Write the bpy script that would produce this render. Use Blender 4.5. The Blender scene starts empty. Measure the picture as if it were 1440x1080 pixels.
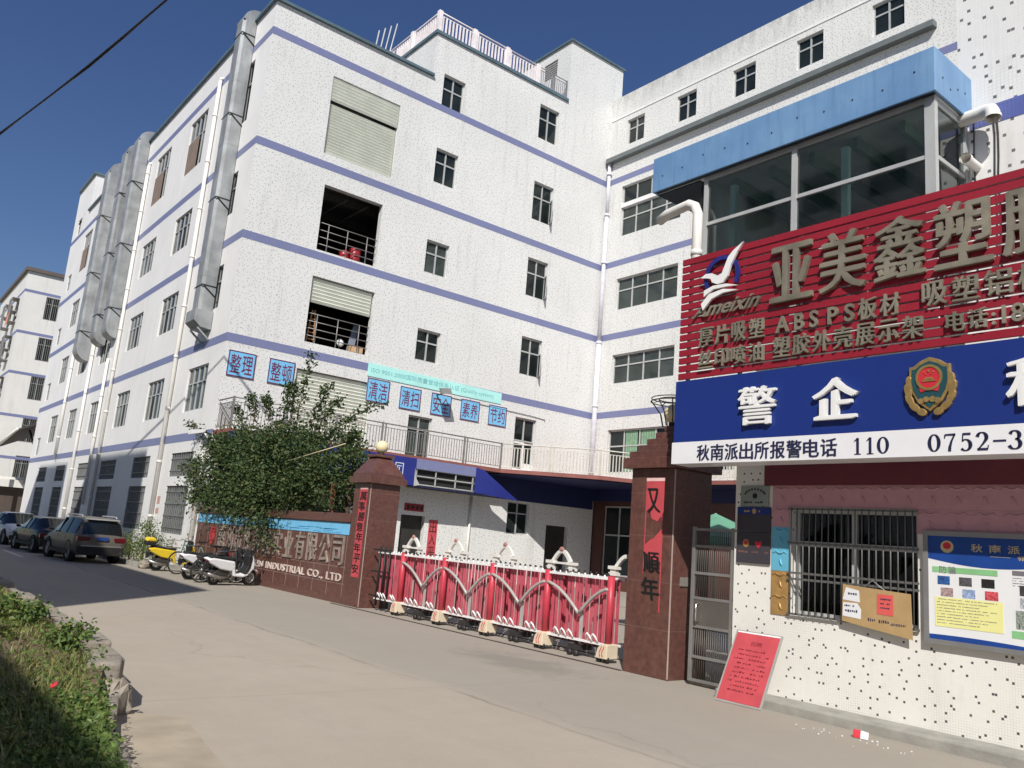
import bpy, math, random
from mathutils import Vector, Matrix
random.seed(7)
S = bpy.context.scene
COL = S.collection
# ------------------------------------------------------------------ camera
VX, VY, F = (1478.0, 345.0), (-942.0, 148.0), 1158.1088
def _n(v):
    v = Vector(v); v.normalize(); return v
cx, cy = _n((VX[0], VX[1], F)), _n((VY[0], VY[1], F))
cz = cx.cross(cy); cz.normalize()
RW = Matrix((cx, cy, cz))                       # world = RW @ cam(x right, y down, z fwd)
cam_d = bpy.data.cameras.new("camera"); cam = bpy.data.objects.new("camera", cam_d); COL.objects.link(cam)
M3 = Matrix((RW @ Vector((1, 0, 0)), RW @ Vector((0, -1, 0)), RW @ Vector((0, 0, -1)))).transposed()
cam.matrix_world = Matrix.Translation((0, 0, 1.6)) @ M3.to_4x4()
cam_d.sensor_width = 36; cam_d.sensor_fit = 'HORIZONTAL'; cam_d.lens = F * 36 / 1440
cam_d.clip_start = .05; cam_d.clip_end = 3000
S.camera = cam
# ------------------------------------------------------------------ light
ELEV = math.radians(42); LAZ = math.radians(45.9)            # light travels towards +X +Y
L = Vector((math.cos(LAZ) * math.cos(ELEV), math.sin(LAZ) * math.cos(ELEV), -math.sin(ELEV)))
W = bpy.data.worlds.new("World"); S.world = W; W.use_nodes = True
nt = W.node_tree; nt.nodes.clear()
sky = nt.nodes.new('ShaderNodeTexSky'); sky.sky_type = 'NISHITA'; sky.sun_disc = False
sky.sun_elevation = ELEV; sky.sun_rotation = math.atan2(-L.x, -L.y)
sky.air_density = 1.25; sky.dust_density = 0.25; sky.ozone_density = 5.0; sky.altitude = 0
bg = nt.nodes.new('ShaderNodeBackground'); bg.inputs[1].default_value = 0.068
out = nt.nodes.new('ShaderNodeOutputWorld')
hs = nt.nodes.new('ShaderNodeHueSaturation'); hs.inputs['Saturation'].default_value = 1.13; hs.inputs['Hue'].default_value = .515
nt.links.new(sky.outputs[0], hs.inputs['Color']); nt.links.new(hs.outputs[0], bg.inputs[0]); nt.links.new(bg.outputs[0], out.inputs[0])
sd = bpy.data.lights.new("sun", 'SUN'); sd.energy = 4.9; sd.angle = math.radians(.5); sd.color = (1, .955, .885)
so = bpy.data.objects.new("sun", sd); COL.objects.link(so); so.rotation_euler = L.to_track_quat('-Z', 'Y').to_euler()
so.location = (-20, -20, 30)
S.view_settings.view_transform = 'Standard'; S.view_settings.look = 'None'
S.view_settings.exposure = 0.08; S.view_settings.gamma = 1
# ------------------------------------------------------------------ materials
MATS = {}
class NT:
    def __init__(s, name):
        s.m = bpy.data.materials.new(name); s.m.use_nodes = True; s.t = s.m.node_tree
        s.b = s.t.nodes['Principled BSDF']
    def n(s, typ, **kw):
        o = s.t.nodes.new('ShaderNode' + typ)
        for k, v in kw.items():
            if k.startswith('i_'):
                o.inputs[int(k[2:]) if k[2:].isdigit() else k[2:].replace('_', ' ')].default_value = v
            else: setattr(o, k, v)
        return o
    def l(s, a, b): s.t.links.new(a, b)
    def math(s, op, a, b=None, c=None):
        o = s.n('Math', operation=op)
        for i, v in enumerate((a, b, c)):
            if v is None: continue
            if isinstance(v, (int, float)): o.inputs[i].default_value = v
            else: s.l(v, o.inputs[i])
        return o.outputs[0]
    def mix(s, f, a, b):
        o = s.n('Mix', data_type='RGBA')
        for i, v in ((0, f), (6, a), (7, b)):
            if isinstance(v, (int, float)): o.inputs[i].default_value = v
            elif isinstance(v, tuple): o.inputs[i].default_value = v + (1,) if len(v) == 3 else v
            else: s.l(v, o.inputs[i])
        return o.outputs[2]
    def pos(s, sc=(1, 1, 1)):
        g = s.n('NewGeometry'); m = s.n('Mapping'); m.inputs[3].default_value = sc
        s.l(g.outputs['Position'], m.inputs[0]); return m.outputs[0]
    def noise(s, vec, scale, detail=4, rough=.55):
        o = s.n('TexNoise'); o.inputs['Scale'].default_value = scale; o.inputs['Detail'].default_value = detail
        o.inputs['Roughness'].default_value = rough; s.l(vec, o.inputs['Vector']); return o.outputs[0]
    def ramp(s, f, a, b):
        o = s.n('MapRange'); o.inputs[1].default_value = a; o.inputs[2].default_value = b; s.l(f, o.inputs[0]); return o.outputs[0]
    def bump(s, h, st=.3, d=.01):
        o = s.n('Bump'); o.inputs['Strength'].default_value = st; o.inputs['Distance'].default_value = d
        s.l(h, o.inputs['Height']); s.l(o.outputs[0], s.b.inputs['Normal'])
    def col(s, c): s.l(c, s.b.inputs['Base Color'])
def mul(c, k): return tuple(min(1, x * k) for x in c)
def mat(name, c, rough=.55, metal=0, var=.12, sc=3.0, bump=0.0, spec=.4, dirt=0.0):
    if name in MATS: return MATS[name]
    t = NT(name)
    n1 = t.noise(t.pos(), sc)
    colr = t.mix(t.ramp(n1, .3, .7), mul(c, 1 - var), mul(c, 1 + var))
    if dirt:
        d = t.ramp(t.noise(t.pos((3, 3, .5)), 2.2, 6, .65), .52, .75)
        colr = t.mix(t.math('MULTIPLY', d, dirt), colr, (.16, .15, .13))
    t.col(colr); t.b.inputs['Roughness'].default_value = rough; t.b.inputs['Metallic'].default_value = metal
    t.b.inputs['Specular IOR Level'].default_value = spec
    if bump: t.bump(t.noise(t.pos(), sc * 8), bump, .01)
    MATS[name] = t.m; return t.m
def tile_mat(name, c, cell, prob, dot, grout=0.0, dirt=.35, nb=4, topz=None):
    t = NT(name); uv = t.n('UVMap', uv_map='uv')
    m = t.n('VectorMath', operation='SCALE'); m.inputs[3].default_value = 1 / cell; t.l(uv.outputs[0], m.inputs[0])
    fl = t.n('VectorMath', operation='FLOOR'); t.l(m.outputs[0], fl.inputs[0])
    fr = t.n('VectorMath', operation='FRACTION'); t.l(m.outputs[0], fr.inputs[0])
    wn = t.n('TexWhiteNoise', noise_dimensions='2D'); t.l(fl.outputs[0], wn.inputs[0])
    bs = t.n('VectorMath', operation='SCALE'); bs.inputs[3].default_value = 1 / nb; t.l(fl.outputs[0], bs.inputs[0])
    bf = t.n('VectorMath', operation='FLOOR'); bsh = t.n('VectorMath', operation='ADD'); bsh.inputs[1].default_value = (.02, .02, 0); t.l(bs.outputs[0], bsh.inputs[0]); t.l(bsh.outputs[0], bf.inputs[0])
    b2 = t.n('VectorMath', operation='FRACTION'); t.l(bsh.outputs[0], b2.inputs[0])
    bw = t.n('TexWhiteNoise', noise_dimensions='2D'); t.l(bf.outputs[0], bw.inputs[0])
    sc_ = t.n('SeparateXYZ'); t.l(b2.outputs[0], sc_.inputs[0]); sr = t.n('SeparateColor'); t.l(bw.outputs[1], sr.inputs[0])
    def pick(a, r): return t.math('LESS_THAN', t.math('ABSOLUTE', t.math('SUBTRACT', t.math('FLOOR', t.math('MULTIPLY', a, float(nb))), t.math('FLOOR', t.math('MULTIPLY', r, nb - .01)))), .5)
    isdot = t.math('MULTIPLY', pick(sc_.outputs[0], sr.outputs[0]), pick(sc_.outputs[1], sr.outputs[1]))
    isdot = t.math('MULTIPLY', isdot, t.math('LESS_THAN', sr.outputs[2], prob))
    sx = t.n('SeparateXYZ'); t.l(fr.outputs[0], sx.inputs[0])
    dx = t.math('ABSOLUTE', t.math('SUBTRACT', sx.outputs[0], .5)); dy = t.math('ABSOLUTE', t.math('SUBTRACT', sx.outputs[1], .5))
    mx = t.math('MAXIMUM', dx, dy); inn = t.math('LESS_THAN', mx, .44)
    big = t.ramp(t.noise(t.pos(), .35, 5), .3, .75)
    base = t.mix(big, mul(c, 1.04), mul(c, .93))
    base = t.mix(t.math('MULTIPLY', wn.outputs[0], .10), base, mul(c, .75))
    streak = t.ramp(t.noise(t.pos((2.2, 2.2, .22)), 1.6, 8, .7), .54, .80)
    base = t.mix(t.math('MULTIPLY', streak, dirt), base, (.30, .30, .28))
    blot = t.ramp(t.noise(t.pos((1, 1, .8)), .9, 8, .72), .60, .82)
    base = t.mix(t.math('MULTIPLY', blot, dirt * .8), base, (.26, .26, .24))
    spot = t.ramp(t.noise(t.pos((1.5, 1.5, 1.0)), 3.2, 9, .75), .60, .70)
    base = t.mix(t.math('MULTIPLY', spot, dirt * .55), base, (.34, .33, .30))
    if topz:
        sz = t.n('SeparateXYZ'); gz = t.n('NewGeometry'); t.l(gz.outputs[0], sz.inputs[0])
        near = t.n('MapRange'); near.inputs[1].default_value = topz - 1.1; near.inputs[2].default_value = topz; t.l(sz.outputs[2], near.inputs[0])
        gm_ = t.math('MULTIPLY', near.outputs[0], t.ramp(t.noise(t.pos((1.2, 1.2, .5)), 2.6, 9, .75), .38, .66))
        base = t.mix(t.math('MULTIPLY', gm_, .75), base, (.25, .25, .235))
    if grout:
        gn = t.ramp(t.noise(t.pos(), 1.3, 5), .45, .7)
        gm = t.math('MULTIPLY', t.math('SUBTRACT', 1.0, inn), t.math('MULTIPLY', gn, grout))
        base = t.mix(gm, base, (.32, .29, .25))
        base = t.mix(t.math('MULTIPLY', t.math('SUBTRACT', 1.0, inn), .05), base, (.4, .38, .34))
    dcol = t.mix(wn.outputs[1], dot, mul(dot, 1.8))
    base = t.mix(t.math('MULTIPLY', isdot, inn), base, dcol)
    t.col(base); t.b.inputs['Roughness'].default_value = .42; t.b.inputs['Specular IOR Level'].default_value = .35
    MATS[name] = t.m; return t.m
def plain_wall(name, c, dirt=.3):
    t = NT(name)
    big = t.ramp(t.noise(t.pos(), .5, 6), .3, .75)
    base = t.mix(big, mul(c, 1.03), mul(c, .92))
    streak = t.ramp(t.noise(t.pos((2.5, 2.5, .2)), 1.8, 8, .7), .52, .80)
    base = t.mix(t.math('MULTIPLY', streak, dirt), base, (.33, .31, .27))
    g = t.n('NewGeometry'); sx = t.n('SeparateXYZ'); t.l(g.outputs[0], sx.inputs[0])
    low = t.math('MULTIPLY', t.math('MAXIMUM', 0.0, t.math('SUBTRACT', 1.0, t.math('MULTIPLY', sx.outputs[2], .5))), t.ramp(t.noise(t.pos(), 2.5, 7, .7), .4, .7))
    base = t.mix(t.math('MULTIPLY', low, .45), base, (.34, .28, .22))
    t.col(base); t.b.inputs['Roughness'].default_value = .5; t.b.inputs['Specular IOR Level'].default_value = .35
    t.bump(t.noise(t.pos(), 30, 3), .08, .01)
    MATS[name] = t.m; return t.m
def leaf_mat(name, a, b, c2=None):
    t = NT(name); g = t.n('NewGeometry'); r = t.n('ValToRGB')
    r.color_ramp.elements[0].color = a + (1,); r.color_ramp.elements[1].color = b + (1,)
    if c2:
        e = r.color_ramp.elements.new(.93); e.color = b + (1,); r.color_ramp.elements[2].color = c2 + (1,)
        r.color_ramp.elements[1].position = .9
    t.l(g.outputs['Random Per Island'], r.inputs[0]); t.col(r.outputs[0])
    t.b.inputs['Roughness'].default_value = .5; t.b.inputs['Specular IOR Level'].default_value = .3
    tr = t.n('BsdfTranslucent'); t.l(r.outputs[0], tr.inputs[0]); ms = t.n('MixShader'); ms.inputs[0].default_value = .22
    o = t.t.nodes['Material Output']; t.l(t.b.outputs[0], ms.inputs[1]); t.l(tr.outputs[0], ms.inputs[2]); t.l(ms.outputs[0], o.inputs[0])
    MATS[name] = t.m; return t.m
def glass_mat(name, tint, k=.08, opac=.0):
    t = NT(name); tr = t.n('BsdfTransparent'); tr.inputs[0].default_value = tint + (1,)
    gl = t.n('BsdfGlossy'); gl.inputs['Roughness'].default_value = .03; gl.inputs[0].default_value = (.9, .95, .95, 1)
    fr = t.n('Fresnel'); fr.inputs[0].default_value = 1.5
    ms = t.n('MixShader'); t.l(t.math('ADD', fr.outputs[0], k), ms.inputs[0]); t.l(tr.outputs[0], ms.inputs[1]); t.l(gl.outputs[0], ms.inputs[2])
    t.l(ms.outputs[0], t.t.nodes['Material Output'].inputs[0]); MATS[name] = t.m; return t.m
def pane_mat(name, c):
    t = NT(name); n = t.noise(t.pos(), .8, 3)
    t.col(t.mix(t.ramp(n, .35, .65), c, mul(c, 2.0))); t.b.inputs['Roughness'].default_value = .06
    t.b.inputs['Specular IOR Level'].default_value = .35
    t.bump(t.noise(t.pos(), 1.5, 2), .05, .02)
    MATS[name] = t.m; return t.m

DOTC = (.10, .10, .11)
m_front = tile_mat('speckled mosaic wall', (.72, .725, .71), .030, .95, (.20, .20, .21), nb=4, dirt=.40)
m_wing = tile_mat('speckled mosaic wing wall', (.72, .72, .695), .032, .95, (.20, .20, .21), nb=4, dirt=.5, topz=23.5)
m_guard = tile_mat('cream mosaic wall', (.79, .775, .725), .026, .93, (.06, .055, .06), grout=.55, dirt=.22, nb=5)
m_upper = tile_mat('white mosaic wall', (.78, .775, .75), .045, .9, (.11, .11, .11), grout=.35, dirt=.28, nb=4)
m_side = plain_wall('off white render', (.79, .785, .775), .26)
m_far = plain_wall('pale cream render', (.72, .715, .68), .35)
m_band = tile_mat('lilac tile band', (.19, .21, .37), .045, .5, (.14, .155, .30), dirt=.3)
m_bandlt = tile_mat('blue tile band', (.10, .13, .36), .045, .6, (.06, .09, .30), grout=.9, dirt=.1)
m_cope = mat('teal grey coping', (.10, .155, .19), .5, 0, .2, 1.5)
m_alu = mat('weathered aluminium', (.52, .53, .52), .45, .3, .1)
m_glass = pane_mat('dark window glass', (.010, .014, .014))
m_glass2 = pane_mat('grey green window glass', (.028, .036, .034))
m_dark = mat('unlit interior plaster', (.10, .10, .10), .9)
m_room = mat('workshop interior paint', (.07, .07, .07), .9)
m_shutter = mat('cream roller shutter', (.66, .68, .60), .5, 0, .06, 2)
m_steel = mat('stainless rail', (.45, .43, .40), .35, .6, .1)
m_rail = mat('dull grey steel rail', (.26, .25, .24), .5, .4, .15)
m_galv = mat('galvanised duct', (.34, .355, .36), .5, .4, .28, 1.3, 0, .5, .35)
m_pvc = mat('white plastic pipe', (.78, .76, .71), .4, 0, .06, 2, 0, .4, .15)
m_black = mat('black strap iron', (.02, .02, .02), .5)
m_granite = mat('brown granite', (.120, .052, .042), .30, 0, .25, 14, 0, .5, .22)
m_white = mat('white paint', (.80, .80, .79), .45, 0, .04)
m_red = mat('red paint', (.55, .030, .045), .42, 0, .10, 4)
m_pink = mat('faded red paint', (.50, .095, .13), .5, 0, .18, 5)
m_slat = mat('crimson sign slat', (.27, .013, .028), .5, 0, .10, 1.2)
m_blue = mat('deep blue sign sheet', (.012, .032, .19), .35, 0, .06, .8)
def canopy_mat():
    t = NT('weathered blue sheet'); p = t.pos()
    c = t.mix(t.ramp(t.noise(p, 1.1, 5, .6), .32, .68), (.115, .24, .45), (.18, .33, .53))
    st = t.ramp(t.noise(t.pos((7, 7, .55)), 1.3, 8, .7), .50, .72); c = t.mix(t.math('MULTIPLY', st, .55), c, (.09, .19, .36))
    ru = t.ramp(t.noise(t.pos((9, 9, .4)), 1.1, 6, .7), .62, .75); c = t.mix(t.math('MULTIPLY', ru, .35), c, (.15, .17, .17))
    t.col(c); t.b.inputs['Roughness'].default_value = .5; t.bump(t.noise(t.pos((1, 1, 1)), 2.5, 2), .12, .03); return t.m
m_canopy = canopy_mat()
m_navy = mat('navy fascia', (.022, .032, .22), .45, 0, .12, .8)
m_bronze = mat('tarnished steel letter', (.29, .265, .205), .42, .4, .3, 3)
m_gold = mat('gold metal', (.62, .42, .16), .35, .75, .2, 12)
m_ink = mat('dark navy ink', (.02, .022, .07), .5)
m_kblack = mat('black ink', (.012, .012, .012), .5)
m_paper = mat('red paper', (.50, .07, .085), .6, 0, .1, 5)
m_concrete = mat('grey concrete', (.30, .29, .26), .8, 0, .2, 4, .3)
m_stone = mat('rough kerb stone', (.26, .23, .19), .85, 0, .3, 5, .8, .3)
m_soil = mat('dry soil', (.16, .115, .07), .95, 0, .35, 6, .8)
m_tyre = mat('tyre rubber', (.022, .022, .022), .75)
m_rim = mat('alloy rim', (.45, .45, .45), .35, .7)
m_lamp = mat('cream globe', (.78, .68, .42), .35, 0, .06)
m_skyblue = mat('sky blue panel', (.18, .50, .78), .5, 0, .08, 3)
m_crim = mat('crimson ink', (.16, .02, .07), .5)
m_cyan = mat('faded turquoise banner', (.42, .80, .76), .55, 0, .08, 1)
m_teal = mat('grey green steel', (.26, .42, .37), .5, 0, .08)
m_glassroom = glass_mat('tinted glass', (.80, .87, .84), .03)
m_bark = mat('bark', (.10, .065, .045), .9, 0, .3, 9, .6)

# ------------------------------------------------------------------ mesh builder
class MB:
    def __init__(s): s.v = []; s.f = []; s.mi = []; s.m = 0; s.smooth = []; s.sm = False
    def face(s, pts):
        i = len(s.v); s.v += [Vector(p) for p in pts]; s.f.append(tuple(range(i, i + len(pts)))); s.mi.append(s.m); s.smooth.append(s.sm); return s
    def raw(s, vs, fs, sm=None):
        i = len(s.v); s.v += [Vector(p) for p in vs]
        for f in fs: s.f.append(tuple(i + k for k in f)); s.mi.append(s.m); s.smooth.append(s.sm if sm is None else sm)
        return s
    def box(s, a, b):
        x0, x1 = sorted((a[0], b[0])); y0, y1 = sorted((a[1], b[1])); z0, z1 = sorted((a[2], b[2]))
        v = [(x0, y0, z0), (x1, y0, z0), (x1, y1, z0), (x0, y1, z0), (x0, y0, z1), (x1, y0, z1), (x1, y1, z1), (x0, y1, z1)]
        return s.raw(v, [(0, 3, 2, 1), (4, 5, 6, 7), (0, 1, 5, 4), (1, 2, 6, 5), (2, 3, 7, 6), (3, 0, 4, 7)])
    def prism(s, poly, d0, d1):
        """poly: list of 3D points (ccw seen from d1 side); d0,d1 offset vectors"""
        n = len(poly); a = [Vector(p) + Vector(d0) for p in poly]; b = [Vector(p) + Vector(d1) for p in poly]
        return s.raw(a + b, [tuple(range(n))[::-1], tuple(range(n, 2 * n))] + [(i, (i + 1) % n, n + (i + 1) % n, n + i) for i in range(n)])
    def tube(s, pts, r, n=8, caps=True):
        pts = [Vector(p) for p in pts]; rr = r if isinstance(r, (list, tuple)) else [r] * len(pts)
        rings = []; up = None
        for i, p in enumerate(pts):
            d = (pts[min(i + 1, len(pts) - 1)] - pts[max(i - 1, 0)]).normalized()
            if up is None: up = Vector((0, 0, 1)) if abs(d.z) < .9 else Vector((1, 0, 0))
            a = d.cross(up).normalized(); b = a.cross(d).normalized(); up = b
            rings.append([p + (a * math.cos(t) + b * math.sin(t)) * rr[i] for t in [2 * math.pi * k / n for k in range(n)]])
        vs = [p for r_ in rings for p in r_]; fs = []
        for i in range(len(pts) - 1):
            for k in range(n):
                fs.append((i * n + k, i * n + (k + 1) % n, (i + 1) * n + (k + 1) % n, (i + 1) * n + k))
        if caps: fs += [tuple(range(n))[::-1], tuple(range((len(pts) - 1) * n, len(pts) * n))]
        return s.raw(vs, fs, sm=True)
    def bar(s, a, b, w, h=None):
        a, b = Vector(a), Vector(b); h = h or w; d = (b - a).normalized()
        up = Vector((0, 0, 1)) if abs(d.z) < .95 else Vector((0, 1, 0))
        x = d.cross(up).normalized() * w / 2; y = x.cross(d).normalized() * h / 2
        vs = [a - x - y, a + x - y, a + x + y, a - x + y, b - x - y, b + x - y, b + x + y, b - x + y]
        return s.raw(vs, [(0, 3, 2, 1), (4, 5, 6, 7), (0, 1, 5, 4), (1, 2, 6, 5), (2, 3, 7, 6), (3, 0, 4, 7)])
    def lathe(s, prof, c, axis=(0, 0, 1), n=20):
        ax = Vector(axis).normalized(); u = ax.orthogonal().normalized(); w = ax.cross(u); c = Vector(c); vs = []; fs = []
        for r, h in prof:
            vs += [c + ax * h + (u * math.cos(2 * math.pi * k / n) + w * math.sin(2 * math.pi * k / n)) * r for k in range(n)]
        for i in range(len(prof) - 1):
            for k in range(n): fs.append((i * n + k, i * n + (k + 1) % n, (i + 1) * n + (k + 1) % n, (i + 1) * n + k))
        return s.raw(vs, fs, sm=True)
    def ball(s, c, r, n=14, sz=1.0):
        return s.lathe([(r * math.sin(math.pi * i / n) + 1e-4, -r * sz * math.cos(math.pi * i / n)) for i in range(n + 1)], c, (0, 0, 1), n * 2)
    def build(s, name, mats, parent=None, local=False, bevel=0.0, seg=2):
        if not isinstance(mats, (list, tuple)): mats = [mats]
        off = Vector((0, 0, 0))
        if parent is not None and not local: off = wloc(parent)
        o_loc = Vector((0, 0, 0))
        if parent is None and not local:
            lo = [min(p[i] for p in s.v) for i in range(3)]; hi = [max(p[i] for p in s.v) for i in range(3)]
            o_loc = Vector(((lo[0] + hi[0]) / 2, (lo[1] + hi[1]) / 2, lo[2])); off = o_loc
        me = bpy.data.meshes.new(name); me.from_pydata([tuple(p - off) for p in s.v], [], s.f)
        for m in mats: me.materials.append(m)
        me.polygons.foreach_set('material_index', s.mi); me.polygons.foreach_set('use_smooth', s.smooth)
        uv = me.uv_layers.new(name='uv')
        dat = [0.0] * (2 * len(me.loops)); k = 0
        for f in s.f:
            a, b, c = s.v[f[0]], s.v[f[1]], s.v[f[2]]; nn = (b - a).cross(c - a); ax = max(range(3), key=lambda i: abs(nn[i]))
            iu, iv = ((1, 2), (0, 2), (0, 1))[ax]
            for i in f: dat[k] = s.v[i][iu] + 100; dat[k + 1] = s.v[i][iv] + 100; k += 2
        uv.data.foreach_set('uv', dat); me.update()
        o = bpy.data.objects.new(name, me); COL.objects.link(o); o.location = o_loc
        if parent is not None: o.parent = parent
        if bevel:
            md = o.modifiers.new('bevel', 'BEVEL'); md.width = bevel; md.segments = seg; md.limit_method = 'ANGLE'; md.angle_limit = math.radians(35)
        return o
def wloc(o):
    v = Vector((0, 0, 0))
    while o is not None: v += o.location; o = o.parent
    return v
def tag(o, label=None, cat=None, group=None, kind=None):
    if label: o['label'] = label
    if cat: o['category'] = cat
    if group: o['group'] = group
    if kind: o['kind'] = kind
    return o
def thing(name, label, cat, loc=(0, 0, 0), rz=0, group=None):
    o = bpy.data.objects.new(name, None); COL.objects.link(o); o.location = loc; o.rotation_euler = (0, 0, rz); o.empty_display_size = .2
    return tag(o, label, cat, group)
def copy_tree(o, parent=None):
    c = o.copy(); COL.objects.link(c); c.parent = parent
    for ch in list(o.children): copy_tree(ch, c)
    return c
# faces: 'x' = wall looking to -X (u = Y), 'y' = wall looking to -Y (u = X)
def P(face, c, u, z, d=0.0):
    return Vector((c - d, u, z)) if face == 'x' else Vector((u, c - d, z))
def fbox(mb, face, c, u0, u1, z0, z1, d0, d1):
    return mb.box(P(face, c, u0, z0, d0), P(face, c, u1, z1, d1))
def wall(mb, face, c, u0, u1, z0, z1, holes=(), depth=.22):
    us = sorted({u0, u1} | {h[0] for h in holes} | {h[1] for h in holes}); zs = sorted({z0, z1} | {h[2] for h in holes} | {h[3] for h in holes})
    us = [u for u in us if u0 <= u <= u1]; zs = [z for z in zs if z0 <= z <= z1]
    def q(a, b, c_, d_):
        pts = [a, b, c_, d_]; mb.face(pts if face == 'y' else pts[::-1])
    for i in range(len(us) - 1):
        j = 0
        while j < len(zs) - 1:
            um = (us[i] + us[i + 1]) / 2; k = j
            def solid(jj):
                zm = (zs[jj] + zs[jj + 1]) / 2
                return not any(h[0] < um < h[1] and h[2] < zm < h[3] for h in holes)
            if solid(j):
                while k + 1 < len(zs) - 1 and solid(k + 1): k += 1
                q(P(face, c, us[i], zs[j]), P(face, c, us[i + 1], zs[j]), P(face, c, us[i + 1], zs[k + 1]), P(face, c, us[i], zs[k + 1]))
                j = k + 1
            else: j += 1
    for a, b, e, f in [h[:4] for h in holes]:
        D = -depth
        for p0, p1 in (((a, e), (b, e)), ((b, e), (b, f)), ((b, f), (a, f)), ((a, f), (a, e))):
            q(P(face, c, p0[0], p0[1]), P(face, c, p0[0], p0[1], D), P(face, c, p1[0], p1[1], D), P(face, c, p1[0], p1[1]))
def window(parent, face, c, u0, u1, z0, z1, cols=2, tr=.36, rec=.13, fw=.05, frame=None, glass=None, open_k=None, name='window'):
    mb = MB(); g = MB(); d0, d1 = -rec - .05, -rec
    fbox(mb, face, c, u0, u1, z0, z0 + fw, d0, d1); fbox(mb, face, c, u0, u1, z1 - fw, z1, d0, d1)
    zt = z1 - (z1 - z0) * tr if tr else None
    e = .002
    for k in range(cols + 1):
        uc = u0 + (u1 - u0) * k / cols
        a, b = max(u0, uc - fw / 2), min(u1, uc + fw / 2)
        if k == 0: b = u0 + fw
        if k == cols: a = u1 - fw
        fbox(mb, face, c, a, b, z0 + fw, z1 - fw, d0 + e, d1 + (.012 if 0 < k < cols else -e))
    if zt: fbox(mb, face, c, u0 + fw, u1 - fw, zt - fw / 2, zt + fw / 2, d0 + 2 * e, d1 + .006)
    w = mb.build(name, frame or m_alu, parent)
    rows = [(z0, zt), (zt, z1)] if zt else [(z0, z1)]
    for k in range(cols):
        a, b = u0 + (u1 - u0) * k / cols, u0 + (u1 - u0) * (k + 1) / cols
        for (za, zb) in rows:
            t1, t2 = random.uniform(-.010, .010), random.uniform(-.010, .010); dd = -rec - .03
            pts = [P(face, c, a, za, dd - t1), P(face, c, b, za, dd + t1), P(face, c, b, zb, dd + t2), P(face, c, a, zb, dd - t2)]
            g.face(pts if face == 'y' else pts[::-1])
    g.build('pane', glass or random.choice((m_glass, m_glass, m_glass2)), w)
    return w
def sill_stain(*a): pass
# text ----------------------------------------------------------------
_tc = {}
def glyphs(txt, bold=0.0, ext=.05, space=1.0):
    k = (txt, bold, ext, space)
    if k in _tc: return _tc[k]
    cu = bpy.data.curves.new('lettering', 'FONT'); cu.body = txt; cu.size = 1; cu.extrude = ext; cu.offset = bold; cu.space_character = space
    cu.resolution_u = 3
    ob = bpy.data.objects.new('lettering', cu); COL.objects.link(ob)
    dg = bpy.context.evaluated_depsgraph_get(); dg.update()
    me = bpy.data.meshes.new_from_object(ob.evaluated_get(dg))
    vs = [v.co.copy() for v in me.vertices]; fs = [tuple(p.vertices) for p in me.polygons]
    bpy.data.objects.remove(ob); bpy.data.curves.remove(cu); bpy.data.meshes.remove(me)
    _tc[k] = (vs, fs); return _tc[k]
def text(mb, txt, face, c, ul, ur, z0, z1, d=.0, thick=.02, bold=0.0, space=1.0, shear=0.0, up=None, org=None, right=None, nrm=None):
    """fit txt into box: ul = u at the reader's left, ur = at the right"""
    if bold < 0 and org is None:                 # heavier strokes: three copies side by side
        w_ = (1 if ur > ul else -1) * -bold
        for i, q in enumerate((0, -1, 1)): text(mb, txt, face, c, ul + q * w_, ur + q * w_, z0 - q * bold * .3, z1 - q * bold * .3, d, thick - .0012 * i, 0.0, space, shear)
        return
    vs, fs = glyphs(txt, bold, .05, space)
    if not vs: return
    xs = [v.x for v in vs]; ys = [v.y for v in vs]; x0, x1, y0, y1 = min(xs), max(xs), min(ys), max(ys)
    out_ = []
    for v in vs:
        fx = (v.x - x0) / (x1 - x0); fy = (v.y - y0) / (y1 - y0); dd = d + (thick if v.z > 0 else 0)
        if org is not None: out_.append(Vector(org) + Vector(right) * fx + Vector(up) * fy + Vector(nrm) * dd)
        else: out_.append(P(face, c, ul + (ur - ul) * (fx + shear * fy), z0 + (z1 - z0) * fy, dd))
    mb.raw(out_, fs)
def brush(mb, ch, c, ul, ur, z0, z1, d, shear=0.0):
    for i, q in enumerate((-.010, 0, .010)): text(mb, ch, 'x', c, ul + q, ur + q, z0 + q * .4, z1 + q * .4, d + .0004 * i, .0008, 0.0, shear=shear)
def chars(mb, txt, face, c, ul, ur, z0, z1, d, thick, bold=0.0, gap=.18):
    n = len(txt); st = (ur - ul) / (n - gap) if n > 1 else (ur - ul)
    for i, ch in enumerate(txt):
        if ch == ' ': continue
        a = ul + st * i; text(mb, ch, face, c, a, a + st * (1 - gap) if n > 1 else ur, z0, z1, d, thick, bold)
def vchars(mb, txt, face, c, ul, ur, ztop, zbot, d, thick, bold=0.0, gap=.15):
    n = len(txt); st = (ztop - zbot) / n
    for i, ch in enumerate(txt):
        if ch != ' ': text(mb, ch, face, c, ul, ur, ztop - st * (i + 1) + st * gap, ztop - st * i, d, thick, bold)
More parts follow.
